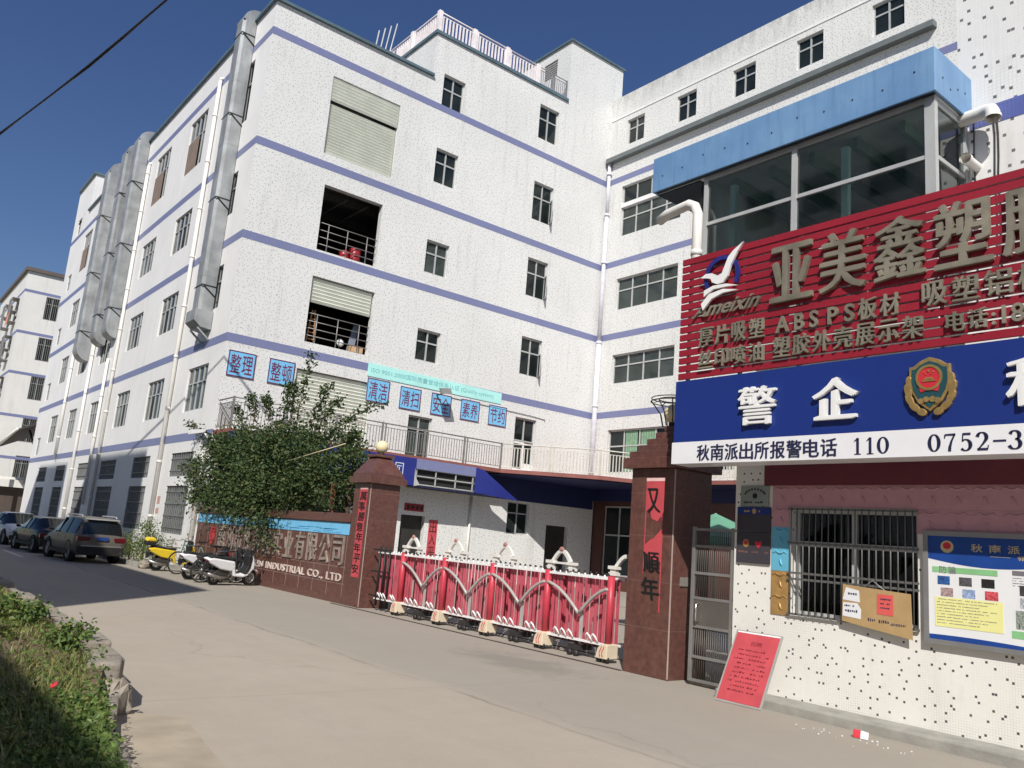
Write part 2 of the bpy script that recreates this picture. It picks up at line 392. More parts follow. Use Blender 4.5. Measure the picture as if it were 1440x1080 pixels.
def railing(mb, pts, z0, h, post=1.6, step=.12, t=.018, pt=.03, lower=.1, rail=.025, double=True, mat_i=(0, 0)):
    for a, b in zip(pts[:-1], pts[1:]):
        a, b = Vector((a[0], a[1], z0)), Vector((b[0], b[1], z0)); Ln = (b - a).length; n = max(1, round(Ln / post)); U = Vector((0, 0, 1))
        mb.tube([a + U * h, b + U * h], rail, 6); mb.bar(a + U * (h - .14), b + U * (h - .14), .022); mb.bar(a + U * lower, b + U * lower, .025)
        for i in range(0 if (a.x, a.y) == (pts[0][0], pts[0][1]) else 1, n + 1):
            p = a + (b - a) * i / n
            mb.m = mat_i[1]; mb.bar(p, p + U * (h + .03), pt * 2)
            if double and i < n:
                q = p + (b - a).normalized() * .13; mb.bar(q, q + U * h, pt * 1.4)
            mb.m = mat_i[0]
        k = int(Ln / step)
        for i in range(1, k):
            p = a + (b - a) * i / k; mb.bar(p + U * lower, p + U * (h - .14), t)
# ================================================================== ground
def ground():
    t = NT('worn concrete'); p = t.pos()
    n1 = t.ramp(t.noise(p, .35, 6, .6), .3, .7); n2 = t.ramp(t.noise(p, 2.5, 6, .65), .35, .7); n3 = t.noise(p, 40, 3, .6)
    c = t.mix(n1, (.375, .328, .265), (.415, .37, .308)); c = t.mix(t.math('MULTIPLY', n2, .35), c, (.33, .285, .23))
    c = t.mix(t.math('MULTIPLY', t.ramp(n3, .35, .75), .18), c, (.25, .22, .18))
    g = t.n('NewGeometry'); sx = t.n('SeparateXYZ'); t.l(g.outputs[0], sx.inputs[0])
    # oily damp patch by the gate post, shape of its own
    ex = t.math('MULTIPLY', t.math('SUBTRACT', sx.outputs[0], 7.7), 1.15); ey = t.math('MULTIPLY', t.math('SUBTRACT', sx.outputs[1], 9.1), .52)
    r = t.math('SQRT', t.math('ADD', t.math('MULTIPLY', ex, ex), t.math('MULTIPLY', ey, ey)))
    wob = t.math('MULTIPLY', t.noise(p, 2.3, 8, .72), 1.9)
    dm = t.n('MapRange'); dm.inputs[1].default_value = 1.72; dm.inputs[2].default_value = 1.30; t.l(t.math('ADD', r, wob), dm.inputs[0])
    c = t.mix(t.math('MULTIPLY', dm.outputs[0], .50), c, (.13, .118, .105))
    # apron slab beside the walls: greyer, with a seam along the street and cross joints
    wx = t.math('ADD', sx.outputs[0], t.math('MULTIPLY', t.noise(p, .5, 5, .65), .5))
    ap = t.n('MapRange'); ap.inputs[1].default_value = 5.62; ap.inputs[2].default_value = 5.95; t.l(wx, ap.inputs[0])
    c = t.mix(t.math('MULTIPLY', ap.outputs[0], .42), c, (.27, .255, .225))
    sm = t.n('MapRange'); sm.inputs[1].default_value = .045; sm.inputs[2].default_value = .012; t.l(t.math('ABSOLUTE', t.math('SUBTRACT', wx, 5.72)), sm.inputs[0])
    c = t.mix(t.math('MULTIPLY', sm.outputs[0], t.math('MULTIPLY', t.ramp(t.noise(p, .8, 4), .35, .6), .55)), c, (.16, .14, .12))
    yy = t.math('FRACT', t.math('MULTIPLY', t.math('ADD', sx.outputs[1], t.math('MULTIPLY', t.noise(p, .6, 3), .12)), .19))
    jn = t.n('MapRange'); jn.inputs[1].default_value = .0040; jn.inputs[2].default_value = .0015; t.l(t.math('ABSOLUTE', t.math('SUBTRACT', yy, .5)), jn.inputs[0])
    c = t.mix(t.math('MULTIPLY', jn.outputs[0], .22), c, (.20, .175, .145))
    gr = t.ramp(t.noise(p, 9, 6, .8), .62, .72); c = t.mix(t.math('MULTIPLY', gr, .22), c, (.24, .21, .17))
    # cracks
    vo = t.n('TexVoronoi', feature='DISTANCE_TO_EDGE'); vo.inputs['Scale'].default_value = .16
    mp = t.n('VectorMath', operation='ADD'); nz = t.n('TexNoise'); nz.inputs['Scale'].default_value = .9; nz.inputs['Detail'].default_value = 6; t.l(p, nz.inputs[0])
    t.l(p, mp.inputs[0]); sc = t.n('VectorMath', operation='SCALE'); sc.inputs[3].default_value = 1.6; t.l(nz.outputs[1], sc.inputs[0]); t.l(sc.outputs[0], mp.inputs[1])
    t.l(mp.outputs[0], vo.inputs['Vector'])
    cr = t.n('MapRange'); cr.inputs[1].default_value = .006; cr.inputs[2].default_value = .0; t.l(vo.outputs['Distance'], cr.inputs[0])
    c = t.mix(t.math('MULTIPLY', cr.outputs[0], t.math('MULTIPLY', t.ramp(t.noise(p, .3, 2), .4, .6), .22)), c, (.13, .115, .10))
    # tyre-worn long streaks along the street
    st = t.ramp(t.noise(t.pos((1.6, .10, 1)), 1.2, 5, .6), .5, .75); c = t.mix(t.math('MULTIPLY', st, .16), c, (.27, .245, .21))
    t.col(c); t.b.inputs['Roughness'].default_value = .85; t.b.inputs['Specular IOR Level'].default_value = .25
    t.bump(t.noise(p, 60, 4), .12, .008)
    mb = MB(); mb.face([(-400, -300, 0), (600, -300, 0), (600, 900, 0), (-400, 900, 0)])
    tag(mb.build('road', t.m), kind='structure')
ground()
# ================================================================== factory building
FX, FY = 9.02, 27.03
fac = thing('factory_building', 'long white tiled factory with lilac floor bands behind the gate', 'factory', (17.5, 40, 0))
front = MB()
sh = [(11.53, 14.47, 15.2, 18.33, 0), (11.74, 14.2, 11.5, 14.02, 1), (11.74, 14.3, 8.05, 10.5, 2), (11.6, 14.6, 4.5, 7.05, 0)]
c1 = [(16.34, 17.43, z0, z1) for z0, z1 in ((19.0, 20.6), (15.77, 17.26), (11.92, 13.29), (8.33, 9.6), (4.5, 6.15))]
c2 = [(21.58, 22.75, z0, z1) for z0, z1 in ((19.77, 21.45), (15.85, 17.66), (12.3, 14.05), (8.76, 10.45), (4.62, 6.9))]
wall(front, 'y', FY, FX, 15.8, 0, 20.2, [h[:4] for h in sh], .25)
wall(front, 'y', FY, 15.8, 23.22, 0, 22.2, c1 + c2, .22)
wall(front, 'y', FY, 23.22, 26.75, 0, 25.4)
front.m = 0
# upper block and stair tower sides
front.face([(15.8, 36, 20.2), (15.8, FY, 20.2), (15.8, FY, 22.2), (15.8, 36, 22.2)])
front.build('front_wall', [m_front], fac)
tw = MB(); wall(tw, 'x', 23.22, FY, 33.5, 22.2, 25.4, [(28.0, 29.0, 24.0, 24.9)], .2)
tw.face([(23.22, FY, 25.4), (26.75, FY, 25.4), (26.75, 33.5, 25.4), (23.22, 33.5, 25.4)])
tw.face([(26.75, FY, 0), (26.75, 33.5, 0), (26.75, 33.5, 25.4), (26.75, FY, 25.4)]); tw.face([(23.22, 33.5, 20), (23.22, 33.5, 25.4), (26.75, 33.5, 25.4), (26.75, 33.5, 20)])
tower = tw.build('stair_tower', m_front, fac)
lv = MB()
for k in range(7): fbox(lv, 'x', 23.22, 28.0, 29.0, 24.02 + k * .125, 24.09 + k * .125, -.12, -.05)
fbox(lv, 'x', 23.22, 28.0, 29.0, 24.0, 24.9, -.2, -.16)
lv.build('louver', mat('grey louver', (.30, .30, .30)), tower)
cp = MB(); e = .09
cp.box((23.22 - e, FY - e, 25.4), (26.75 + e, 33.6, 25.5)); cp.build('coping', m_cope, tower)
roof = MB(); roof.face([(FX, FY, 20.2), (15.8, FY, 20.2), (15.8, 56.4, 20.2), (FX, 56.4, 20.2)])
roof.face([(15.8, FY, 22.2), (23.22, FY, 22.2), (23.22, 36, 22.2), (15.8, 36, 22.2)])
roof.face([(15.8, 36, 20.2), (26, 36, 20.2), (26, 61, 20.2), (15.8, 61, 20.2)])
roof.face([(15.8, 36, 22.2), (23.22, 36, 22.2), (23.22, 36, 20.2), (15.8, 36, 20.2)])
roof.build('roof', m_concrete, fac)
cp = MB(); cp.box((FX - .12, FY - .12, 20.2), (15.82, FY + .12, 20.31)); cp.box((FX - .12, FY + .12, 20.2), (FX + .12, 56.4, 20.31))
cp.box((15.8 - .08, FY - .08, 22.2), (23.2, FY + .14, 22.34)); cp.box((15.8 - .08, FY + .14, 22.2), (15.8 + .14, 36, 22.34))
cp.box((FX - .14, 56.3, 22.75), (14, 60.9, 22.9))
cp.build('coping', m_cope, fac)
# side wall
side_cols = [(28.45, 30.6), (33.5, 35.7), (38.5, 40.7), (43.9, 45.95), (49.1, 51.1), (54.1, 56.25)]
up = [(5.29, 6.89, .36), (8.88, 10.48, .36), (12.4, 14.04, .36), (16.03, 18.5, .36)]
gcols = [(28.6, 31.05), (33.7, 36.1), (38.85, 41.6), (44.2, 46.4), (49.5, 51.9), (54.6, 57.25)]
holes = [(a, b, z0, z1) for a, b in side_cols for z0, z1, _ in up] + [(a, b, z0, z1) for a, b in gcols for z0, z1 in ((2.98, 3.82), (1.0, 2.65))]
stair = [(58.5, 59.6, z, z + 1.1) for z in (4.65, 8.15, 11.78, 15.4, 19.3)]
sw = MB(); wall(sw, 'x', FX, FY, 61, 0, 20.2, holes + stair[:4] + [(58.5, 59.6, 19.3, 20.2)], .16); wall(sw, 'x', FX, 56.4, 61, 20.2, 22.75, [(58.5, 59.6, 20.2, 20.4)], .16)
sw.face([(FX, 61, 0), (26, 61, 0), (26, 61, 20.2), (FX, 61, 20.2)][::-1]); sw.face([(FX, 56.4, 20.2), (14, 56.4, 20.2), (14, 56.4, 22.75), (FX, 56.4, 22.75)]); sw.face([(FX, 56.4, 22.75), (14, 56.4, 22.75), (14, 61, 22.75), (FX, 61, 22.75)])
sw.face([(FX, 61, 20.2), (14, 61, 20.2), (14, 61, 22.75), (FX, 61, 22.75)][::-1]); sw.face([(14, 56.4, 20.2), (14, 61, 20.2), (14, 61, 22.75), (14, 56.4, 22.75)])
sw.build('side_wall', m_side, fac)
m_board = mat('brown boarding', (.23, .175, .14), .7, 0, .15)
for ci, (a, b) in enumerate(side_cols):
    for fi, (z0, z1, tr) in enumerate(up):
        w = window(fac, 'x', FX, a, b, z0, z1, 4, tr, .06, .05)
        if fi == 3:
            bd = MB(); fbox(bd, 'x', FX, a + (b - a) * .38, b - .02, z0 + .03, z0 + (z1 - z0) * .6, -.05, -.02); bd.build('board', m_board, w)
        elif random.random() < .5:
            k = random.choice((1, 2)); o = MB(); q = a + (b - a) * k / 4
            fbox(o, 'x', FX, q + .03, q + (b - a) / 4 - .03, z0 + .05, z0 + (z1 - z0) * .6, -.085, -.082); o.build('gap_shade', m_kblack, w)  # black sheet stands in for the shade inside an open pane
for (a, b, z0, z1) in stair: window(fac, 'x', FX, a, b, z0, min(z1, 20.4), 2, .4, .06, .05)
m_grl = mat('grey steel grille', (.24, .245, .245), .55, .3, .12)
for gi, (a, b) in enumerate(gcols):
    for (z0, z1) in ((2.98, 3.82), (1.0, 2.65)):
        g = MB(); g.m = 1; fbox(g, 'x', FX, a, b, z0, z1, -.15, -.10); g.m = 0
        for k in range(13): 
            u = a + .04 + (b - a - .08) * k / 12; fbox(g, 'x', FX, u - .012, u + .012, z0, z1, -.06, -.03)
        for k in range(4 if z1 < 3 else 2):
            z = z0 + (z1 - z0) * (k + .5) / (4 if z1 < 3 else 2); fbox(g, 'x', FX, a, b, z - .015, z + .015, -.03, -.012)
        for k in range(4):
            z = z0 + (z1 - z0) * (k + .3) / 4 if False else 0
        g.build('grille', [m_grl, mat('grey sheet infill', (.21, .215, .21), .6)], fac)
# bands
bd = MB(); H = .29
for z in (19.18, 14.9, 11.42, 7.77):
    fbox(bd, 'y', FY, FX - .0, 26.1, z - H, z, 0, .006); 
    fbox(bd, 'x', FX, FY - .006, 61, z - H, z, 0, .006)
fbox(bd, 'x', FX, FY, 61, 4.5 - H, 4.5, 0, .006)
bd.build('band', m_band, fac)
# shutters, openings and the rooms behind
def shutter(z0, z1, a, b, d=-.12, name='shutter'):
    s = MB(); n = int((z1 - z0) / .12)
    for k in range(n):
        za = z0 + (z1 - z0) * k / n; zb = z0 + (z1 - z0) * (k + 1) / n; zm = za + (zb - za) * .75
        s.prism([P('y', FY, a, za, d), P('y', FY, a, zm, d + .05), P('y', FY, a, zb, d)], (0, 0, 0), (b - a, 0, 0))
    return s.build(name, m_shutter, fac)
shutter(15.22, 17.28, 11.55, 14.45, -.16); shutter(17.36, 18.3, 11.55, 14.45, -.06)
shutter(9.55, 10.48, 11.8, 14.24, -.14); shutter(4.52, 7.03, 11.62, 14.58, -.14)
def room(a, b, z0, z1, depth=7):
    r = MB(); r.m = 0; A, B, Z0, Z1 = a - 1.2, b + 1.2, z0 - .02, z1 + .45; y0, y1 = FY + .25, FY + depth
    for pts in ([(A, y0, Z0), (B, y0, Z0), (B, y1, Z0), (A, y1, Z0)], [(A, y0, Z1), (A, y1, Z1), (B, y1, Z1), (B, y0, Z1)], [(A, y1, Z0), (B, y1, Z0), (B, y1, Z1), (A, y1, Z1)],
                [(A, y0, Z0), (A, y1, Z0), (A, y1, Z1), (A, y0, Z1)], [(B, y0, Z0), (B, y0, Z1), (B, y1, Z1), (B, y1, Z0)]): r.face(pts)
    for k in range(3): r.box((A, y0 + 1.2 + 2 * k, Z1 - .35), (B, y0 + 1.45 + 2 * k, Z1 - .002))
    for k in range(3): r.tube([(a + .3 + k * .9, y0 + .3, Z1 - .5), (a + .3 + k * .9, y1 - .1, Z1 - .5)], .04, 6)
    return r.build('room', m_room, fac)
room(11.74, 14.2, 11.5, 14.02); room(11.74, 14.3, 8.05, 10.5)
for (a, b, z0) in ((11.74, 14.2, 11.5), (11.74, 14.3, 8.05)):
    r = MB(); y = FY + .16
    for h in (.28, .55, .82, 1.1): r.tube([(a, y, z0 + h), (b, y, z0 + h)], .018, 6)
    for u in (a + .45, (a + b) / 2, b - .4): r.tube([(u, y, z0), (u, y, z0 + 1.1)], .022, 6)
    r.build('guard_rail', m_rail, fac)
for (a, b, z0, z1) in c1[:4] + c2[:4]:
    w = window(fac, 'y', FY, a, b, z0, z1, 2, .38, .12, .06)
for (a, b, z0, z1) in c2[1:4]:
    zt = z1 - (z1 - z0) * .38 - .04; h0 = Vector((b - .07, FY + .10, z0 + .06)); dv = Vector((-math.cos(math.radians(62)), -math.sin(math.radians(62)), 0)) * .46; U = Vector((0, 0, zt - z0 - .06))
    o = MB(); o.bar(h0, h0 + dv, .04); o.bar(h0 + U, h0 + dv + U, .04); o.bar(h0 + Vector((0, 0, .021)), h0 + U - Vector((0, 0, .021)), .04); o.bar(h0 + dv + Vector((0, 0, .021)), h0 + dv + U - Vector((0, 0, .021)), .04); sa = o.build('open_sash', m_alu, fac)
    o = MB(); o.face([h0, h0 + dv, h0 + dv + U, h0 + U]); o.build('pane', m_glass2, sa)
window(fac, 'y', FY, *c1[4], 2, .3, .12, .06)
w = window(fac, 'y', FY, 21.58, 22.75, 5.9, 6.9, 2, 0, .12, .06)
dr = MB(); fbox(dr, 'y', FY, 21.6, 22.25, 4.62, 5.88, -.16, -.12); fbox(dr, 'y', FY, 22.25, 22.73, 4.5, 5.88, -.2, -.17); d_ = dr.build('door', m_white, fac)
dg = MB(); fbox(dg, 'y', FY, 21.7, 22.15, 4.75, 5.8, -.119, -.11); fbox(dg, 'y', FY, 22.3, 22.7, 5.0, 5.8, -.169, -.16); dg.build('pane', m_glass, d_)
# wing -------------------------------------------------------------
WXX = 26.1
wing = thing('factory_wing', 'right hand wing of the factory with small upper windows above a grey ledge', 'factory', (31, 16, 0))
wt = [(24.78, 25.87), (21.72, 22.82), (18.67, 19.79), (15.63, 16.78), (12.5, 13.68), (9.4, 10.55)]
whole = [(a, b, 20.72, 22.0) for a, b in wt]
wl = []
for z0, z1 in ((16.1, 18.62), (12.5, 14.02), (9.02, 10.38), (5.0, 6.92)):
    for k in range(3): wl.append((22.36 - k * 5.6, 26.0 - k * 5.6, z0, z1))
gf = [(24.2, 25.98, 0.6, 3.55)]
ww = MB(); wall(ww, 'x', WXX, 5, FY, 4.45, 23.45, whole + wl, .2)
ww.face([(26.1, 5, 23.45), (38, 5, 23.45), (38, FY, 23.45), (26.1, FY, 23.45)]); ww.face([(26.1, 5, 0), (38, 5, 0), (38, 5, 23.45), (26.1, 5, 23.45)])
ww.face([(26.76, FY, 0), (26.76, FY, 23.45), (38, FY, 23.45), (38, FY, 0)])
ww.build('wall', m_wing, wing)
gw = MB(); wall(gw, 'x', WXX, 5, FY, 0, 4.449, gf + [(20.5, 23.2, .6, 3.55)], .2); gw.build('ground_floor_wall', mat('maroon tile', (.10, .045, .038), .4, 0, .1, 6), wing)
for (a, b, z0, z1) in whole: window(wing, 'x', WXX, a, b, z0, z1, 2, .36, .1, .06)
for (a, b, z0, z1) in wl:
    cu = z0 < 6
    w = window(wing, 'x', WXX, a, b, z0, z1 if z0 < 16 else 17.55, 4, .38, .12, .06, glass=(m_glass2 if not cu else m_glass))
    if z0 > 16:
        window(wing, 'x', WXX, a + .02, b - .02, 17.75, z1, 4, 0, .1, .06)
        fb = MB(); fbox(fb, 'x', WXX, a, b, 17.55, 17.75, -.2, -.02); fb.build('lintel', m_white, wing)
    if cu:
        cm = MB(); m_cur = mat('green curtain', (.20, .34, .22), .8, 0, .15, 6)
        for q0, q1 in ((a + 1.95, a + 2.65), (a + .95, a + 1.75)):
            n = 16; pr = [P('x', WXX, q0 + (q1 - q0) * i / n, 0, -.130 + .010 * math.sin(i * 2.2)) for i in range(n + 1)]
            for i in range(n): cm.face([Vector((pr[i].x, pr[i].y, z0 + .08)), Vector((pr[i].x, pr[i].y, z1 - .08)), Vector((pr[i + 1].x, pr[i + 1].y, z1 - .08)), Vector((pr[i + 1].x, pr[i + 1].y, z0 + .08))])
        cm.build('curtain', m_cur, w)
for (a, b, z0, z1) in gf + [(20.5, 23.2, .6, 3.55)]: window(wing, 'x', WXX, a, b, z0, z1, 2, .42, .1, .06)
lg = MB(); lg.box((26.1 - .28, 11.4, 20.0), (26.1, FY - .1, 20.22)); lg.build('ledge', mat('grey ledge', (.15, .17, .17), .6), wing)
lg = MB(); lg.box((26.1 - .03, 5, 22.28), (26.1, FY - .1, 22.36)); lg.build('moulding', m_white, wing)
bd = MB()
for z in (19.18, 14.95, 11.42, 7.77): fbox(bd, 'x', WXX, 5, FY - .007, z - H, z, 0, .006)
bd.build('band', m_band, wing)
# balcony --------------------------------------------------------
bal = thing('balcony', 'long first floor balcony with grey railing and navy fascia along the factory front', 'balcony', (17, 26, 4.4))
BY = 25.6; GY = 26.6
out_l = [(FX + .02, FY - .02), (FX + .02, BY), (20.3, BY), (24.3, 22.6), (24.3, 8), ]
sl = MB(); poly = [(FX + .01, FY - .01), (FX + .01, BY), (19.9, BY), (22.6, 22.8), (24.6, 22.0), (24.6, 8), (26.08, 8), (26.08, FY - .01)]
sl.prism([(x, y, 4.3) for x, y in poly], (0, 0, 0), (0, 0, .15)); sl.build('slab', mat('red oxide slab edge', (.24, .09, .075), .7), bal)
ra = MB(); railing(ra, [(FX + .06, FY - .05), (FX + .06, BY + .05), (19.9, BY + .05)], 4.45, 1.0, 1.9)
ra.build('railing', m_rail, bal)
rb = MB(); railing(rb, [(19.9, BY + .05), (22.63, 22.86), (24.62, 22.04), (24.62, 8)], 4.45, 1.0, 1.9, .13, .03, .035); rb.build('railing', mat('cream steel rail', (.62, .60, .53), .45), bal)
fa = MB()
fa.box((FX + .01, BY - .03, 3.38), (16.0, BY - .001, 4.36)); fa.prism([(18.7, BY - .03, 4.36), (18.7, BY - .03, 3.4), (20.9, BY - .03, 3.28), (20.3, BY - .03, 3.6), (19.1, BY - .03, 4.29)], (0, 0, 0), (0, .03, 0))
fa.build('fascia', m_navy, bal)
fa = MB(); fa.box((16.0, BY - .02, 4.0), (18.7, BY - .001, 4.36)); fa.build('fascia', m_band, bal)
fr = MB()
for z in (3.42, 3.72, 3.98): fr.box((16.0, BY + .02, z), (18.7, BY + .06, z + .04))
for x in (16.05, 16.9, 17.8, 18.6): fr.box((x, BY + .02, 3.40), (x + .04, BY + .06, 4.0))
fr.prism([(15.95, BY - .05, 4.02), (15.95, BY - .05, 3.36), (16.2, BY - .06, 3.42), (16.05, BY - .05, 3.62)], (0, 0, 0), (0, .004, 0)); fr.build('torn_frame', m_alu, bal)
so_ = MB(); so_.prism([(FX + .1, BY + .001, 3.36), (20.0, BY + .001, 3.36), (20.0, 26.4, 3.36), (FX + .1, 26.4, 3.36)], (0, 0, 0), (0, 0, .02))
so_.prism([(19.9, BY + .1, 4.26), (22.66, 22.95, 4.26), (24.7, 22.1, 4.26), (24.7, 8.1, 4.26), (25.9, 8.1, 4.26), (25.9, GY - .03, 4.26), (19.9, GY - .03, 4.26)], (0, 0, 0), (0, 0, .03)); so_.build('soffit', mat('shaded navy', (.018, .025, .10), .6), bal)  # darker navy than the fascia: shade of the underside put into the colour
b = MB(); b.prism([(16.0, BY + .12, 3.39), (18.68, BY + .12, 3.39), (18.68, BY + .12, 4.29), (16.0, BY + .12, 4.29)], (0, 0, 0), (0, .02, 0)); b.build('recess_shade', mat('painted recess shade', (.02, .02, .022), .8), bal)  # near-black sheet painted as the shade of the void behind the torn frame
b = MB(); b.box((20.0, GY - .02, 3.36), (26.0, GY - .001, 4.29)); b.box((26.0, 8, 3.75), (26.09, GY - .02, 4.29)); b.build('soffit_shade_panel', mat('shaded navy', (.018, .025, .10), .6), bal)  # wall strip painted dark navy to stand in for the shaded soffit
ft = MB()
for u in (12.75, 13.35, 14.62, 15.12):
    for (x0, x1, z0, z1) in ((0, .34, .0, .03), (0, .34, .42, .45), (0, .03, .03, .42), (.31, .34, .03, .42), (.08, .26, .1, .13), (.08, .26, .32, .35), (.08, .11, .13, .32), (.15, .19, .16, .29)):
        fbox(ft, 'y', BY - .03, u + x0, u + x1, 3.68 + z0, 3.68 + z1, 0, .01)
ft.build('emblem', mat('pale lettering', (.55, .62, .72)), bal)
# ground floor front (stands forward under the balcony)
GY = 26.6
g = MB(); wall(g, 'y', GY, FX + .6, 20.0, 0, 3.355, [(16.2, 17.25, 0, 2.35), (12.0, 14.0, 0, 2.4)], .2); wall(g, 'y', GY, 20.0, 26.05, 0, 4.28, [(21.2, 22.35, 2.0, 3.3), (23.35, 24.6, 0, 2.5)], .2)
gfw = g.build('ground_floor_wall', m_front, fac)
for (a, b, z0, z1) in ((16.2, 17.25, 0, 2.35), (23.35, 24.6, 0, 2.5), (12.0, 14.0, 0, 2.4)):
    d = MB(); d.box((a - .05, GY + .2, z0), (b + .05, GY + .24, z1 + .02)); d.build('door', mat('dark door leaf', (.03, .028, .026), .5), fac)
window(fac, 'y', GY, 21.2, 22.35, 2.0, 3.3, 2, .35, .1, .05)
# roof railing
rr = thing('roof_railing', 'white balustrade railing around the raised roof terrace', 'railing', (19.5, 27.1, 22.34))
r = MB(); railing(r, [(15.86, 35.5), (15.86, FY + .05), (21.3, FY + .05)], 22.34, .92, 1.9, .17, .06, .09, .06, .03)
r.build('balustrade', mat('pinkish white enamel', (.82, .76, .76), .3), rr)
r = MB(); railing(r, [(21.3, FY + .05), (23.1, FY + .05)], 22.34, .9, .95, .12, .02, .03); r.build('railing', m_steel, rr)
an = MB()
for k in range(4): an.tube([(14.4 + k * .28, 30.2 + .2 * k, 20.2), (14.7 + k * .28, 30.2, 23.3 + .25 * k)], .03, 6)
for z in (20.8, 21.4): an.bar((14.45, 30.4, z + 1.2), (15.6, 30.6, z + 1.2), .05)
tag(an.build('antenna', m_alu), 'small rack of thin metal rods on the roof left of the white balustrade', 'antenna')
# ================================================================== guardhouse
GX = 8.9
gh = thing('guardhouse', 'cream mosaic guardhouse with barred window and glazed upper room', 'guardhouse', (10.5, 3.5, 0))
g = MB(); wall(g, 'x', GX, -3, 6.5, 0, 2.56, [(4.19, 5.7, 1.04, 2.30)], .2)
g.face([(GX, 6.5, 0), (13, 6.5, 0), (13, 6.5, 2.9), (GX, 6.5, 2.9)][::-1]); g.face([(GX, -3, 2.9), (GX, 6.5, 2.9), (13, 6.5, 2.9), (13, -3, 2.9)][::-1]); g.face([(13, -3, 0), (13, 6.5, 0), (13, 6.5, 2.9), (13, -3, 2.9)])
wall(g, 'x', GX, 6.05, 6.5, 2.56, 2.9)
g.build('wall', m_guard, gh)
g = MB(); wall(g, 'x', GX - .05, -3, 6.05, 2.56, 2.9); g.face([(GX - .05, -3, 2.56), (GX - .05, 6.05, 2.56), (GX, 6.05, 2.56), (GX, -3, 2.56)]); g.face([(GX - .05, 6.05, 2.56), (GX - .05, 6.05, 2.9), (GX, 6.05, 2.9), (GX, 6.05, 2.56)])
g.build('fascia', mat('maroon fascia', (.13, .022, .034), .5), gh)
# wall tower behind the sign
UX = 10.0
g = MB(); wall(g, 'x', UX, -9, 4.12, 2.9, 17.5); g.face([(UX, 4.12, 2.9), (UX, 4.12, 17.5), (14, 4.12, 17.5), (14, 4.12, 2.9)]); g.face([(UX, -9, 17.5), (UX, 4.12, 17.5), (14, 4.12, 17.5), (14, -9, 17.5)][::-1])
g.build('upper_wall', m_upper, gh)
b = MB(); fbox(b, 'x', UX, -4, 4.0, 7.05, 7.30, 0, .006); b.build('band', m_bandlt, gh)
b = MB(); fbox(b, 'x', UX, 4.02, 4.14, 9.3, 9.62, 0, .006); 
# glazed room
RX = 9.12; Y0, Y1 = 4.02, 7.36
r = MB(); A, B, Z0, Z1 = RX + .1, 12.4, 4.6, 7.16
r.box((A, Y0 + .06, Z0 - .12), (B, Y1, Z0)); r.box((RX, Y0, Z1), (B, 8.28, Z1 + .08)); r.box((B, 4.13, Z0), (B + .1, Y1, Z1)); r.box((A, Y1 - .02, Z0 + .002), (B, Y1 + .08, Z1 - .002))
r.build('room_shell', mat('dim plaster', (.76, .80, .78), .8), gh)
r = MB()
for k in range(5): r.box((A + .2, Y0 + .5 + .62 * k, Z1 - .16), (B - .02, Y0 + .58 + .62 * k, Z1 - .003))
r.build('ceiling_rib', m_teal, gh)
m_post = mat('pale green post', (.50, .78, .70), .5, 0, .06)
for y in (5.20, 6.93):
    r = MB(); r.box((RX + .16, y, Z0), (RX + .24, y + .09, Z1 - .17)); r.build('inner_post', m_post, gh)
for y0_, y1_, zz in ((7.08, 7.30, 6.2), (6.72, 6.91, 6.1)):
    r = MB(); r.box((RX + .7, y0_, Z0), (RX + .74, y1_, zz)); r.build('inner_panel', m_post, gh)
fr = MB(); zt = 6.42
for y, w in ((Y0, .12), (5.83, .07), (Y1 - .06, .06)): fr.box((RX - .02, y, 4.55), (RX + .06, y + w, Z1 - .002))
fr.box((RX - .01, Y0 + .12, zt - .03), (RX + .05, 5.83, zt + .02)); fr.box((RX - .01, 5.90, zt - .03), (RX + .05, Y1 - .06, zt + .02)); fr.box((RX - .01, Y0 + .12, Z1 - .06), (RX + .05, 5.83, Z1 - .002)); fr.box((RX - .01, 5.9, Z1 - .06), (RX + .05, Y1 - .06, Z1 - .002))
fr.box((RX + .06, Y0 + .01, zt - .03), (UX - .1, Y0 + .06, zt + .02)); fr.box((UX - .08, Y0 + .0, 4.6), (UX - .002, Y0 + .08, Z1 - .003)); fr.box((RX + .06, Y0 + .01, Z1 - .08), (UX - .1, Y0 + .06, Z1 - .003))
fw = fr.build('window', m_alu, gh)
gl = MB(); gl.face([(RX + .02, Y0 + .1, 4.6), (RX + .02, Y0 + .1, Z1), (RX + .02, 5.85, Z1), (RX + .02, 5.85, 4.6)]); gl.face([(RX + .02, 5.87, 4.6), (RX + .02, 5.87, Z1), (RX + .02, Y1, Z1), (RX + .02, Y1, 4.6)])
gl.face([(RX + .06, Y0 + .03, 4.6), (UX - .05, Y0 + .03, 4.6), (UX - .05, Y0 + .03, Z1), (RX + .06, Y0 + .03, Z1)]); gl.build('pane', m_glassroom, fw)
KX = 9.0
k = MB(); k.box((KX, 3.965, 7.16), (KX + .03, 8.3, 7.73)); k.box((KX + .03, 3.965, 7.16), (UX - .001, 3.995, 7.73)); k.box((KX + .03, 8.27, 7.16), (12.4, 8.3, 7.73)); k.box((KX + .03, 3.995, 7.65), (UX - .002, 8.27, 7.72)); k.box((UX - .001, 4.13, 7.65), (12.4, 8.27, 7.72))
can = k.build('canopy', m_canopy, gh, bevel=.008)
k = MB()
for i in range(11):
    y = 4.2 + i * .39; k.lathe([(.012, 0), (.012, .006), (0.0001, .007)], (KX, y, 7.38 + .12 * random.random()), (-1, 0, 0), 8)
for i in range(4): k.lathe([(.012, 0), (.012, .006), (.0001, .007)], (KX + .2 + .2 * i, 3.965, 7.3 + .2 * random.random()), (0, -1, 0), 8)
k.build('bolt', m_black, can)
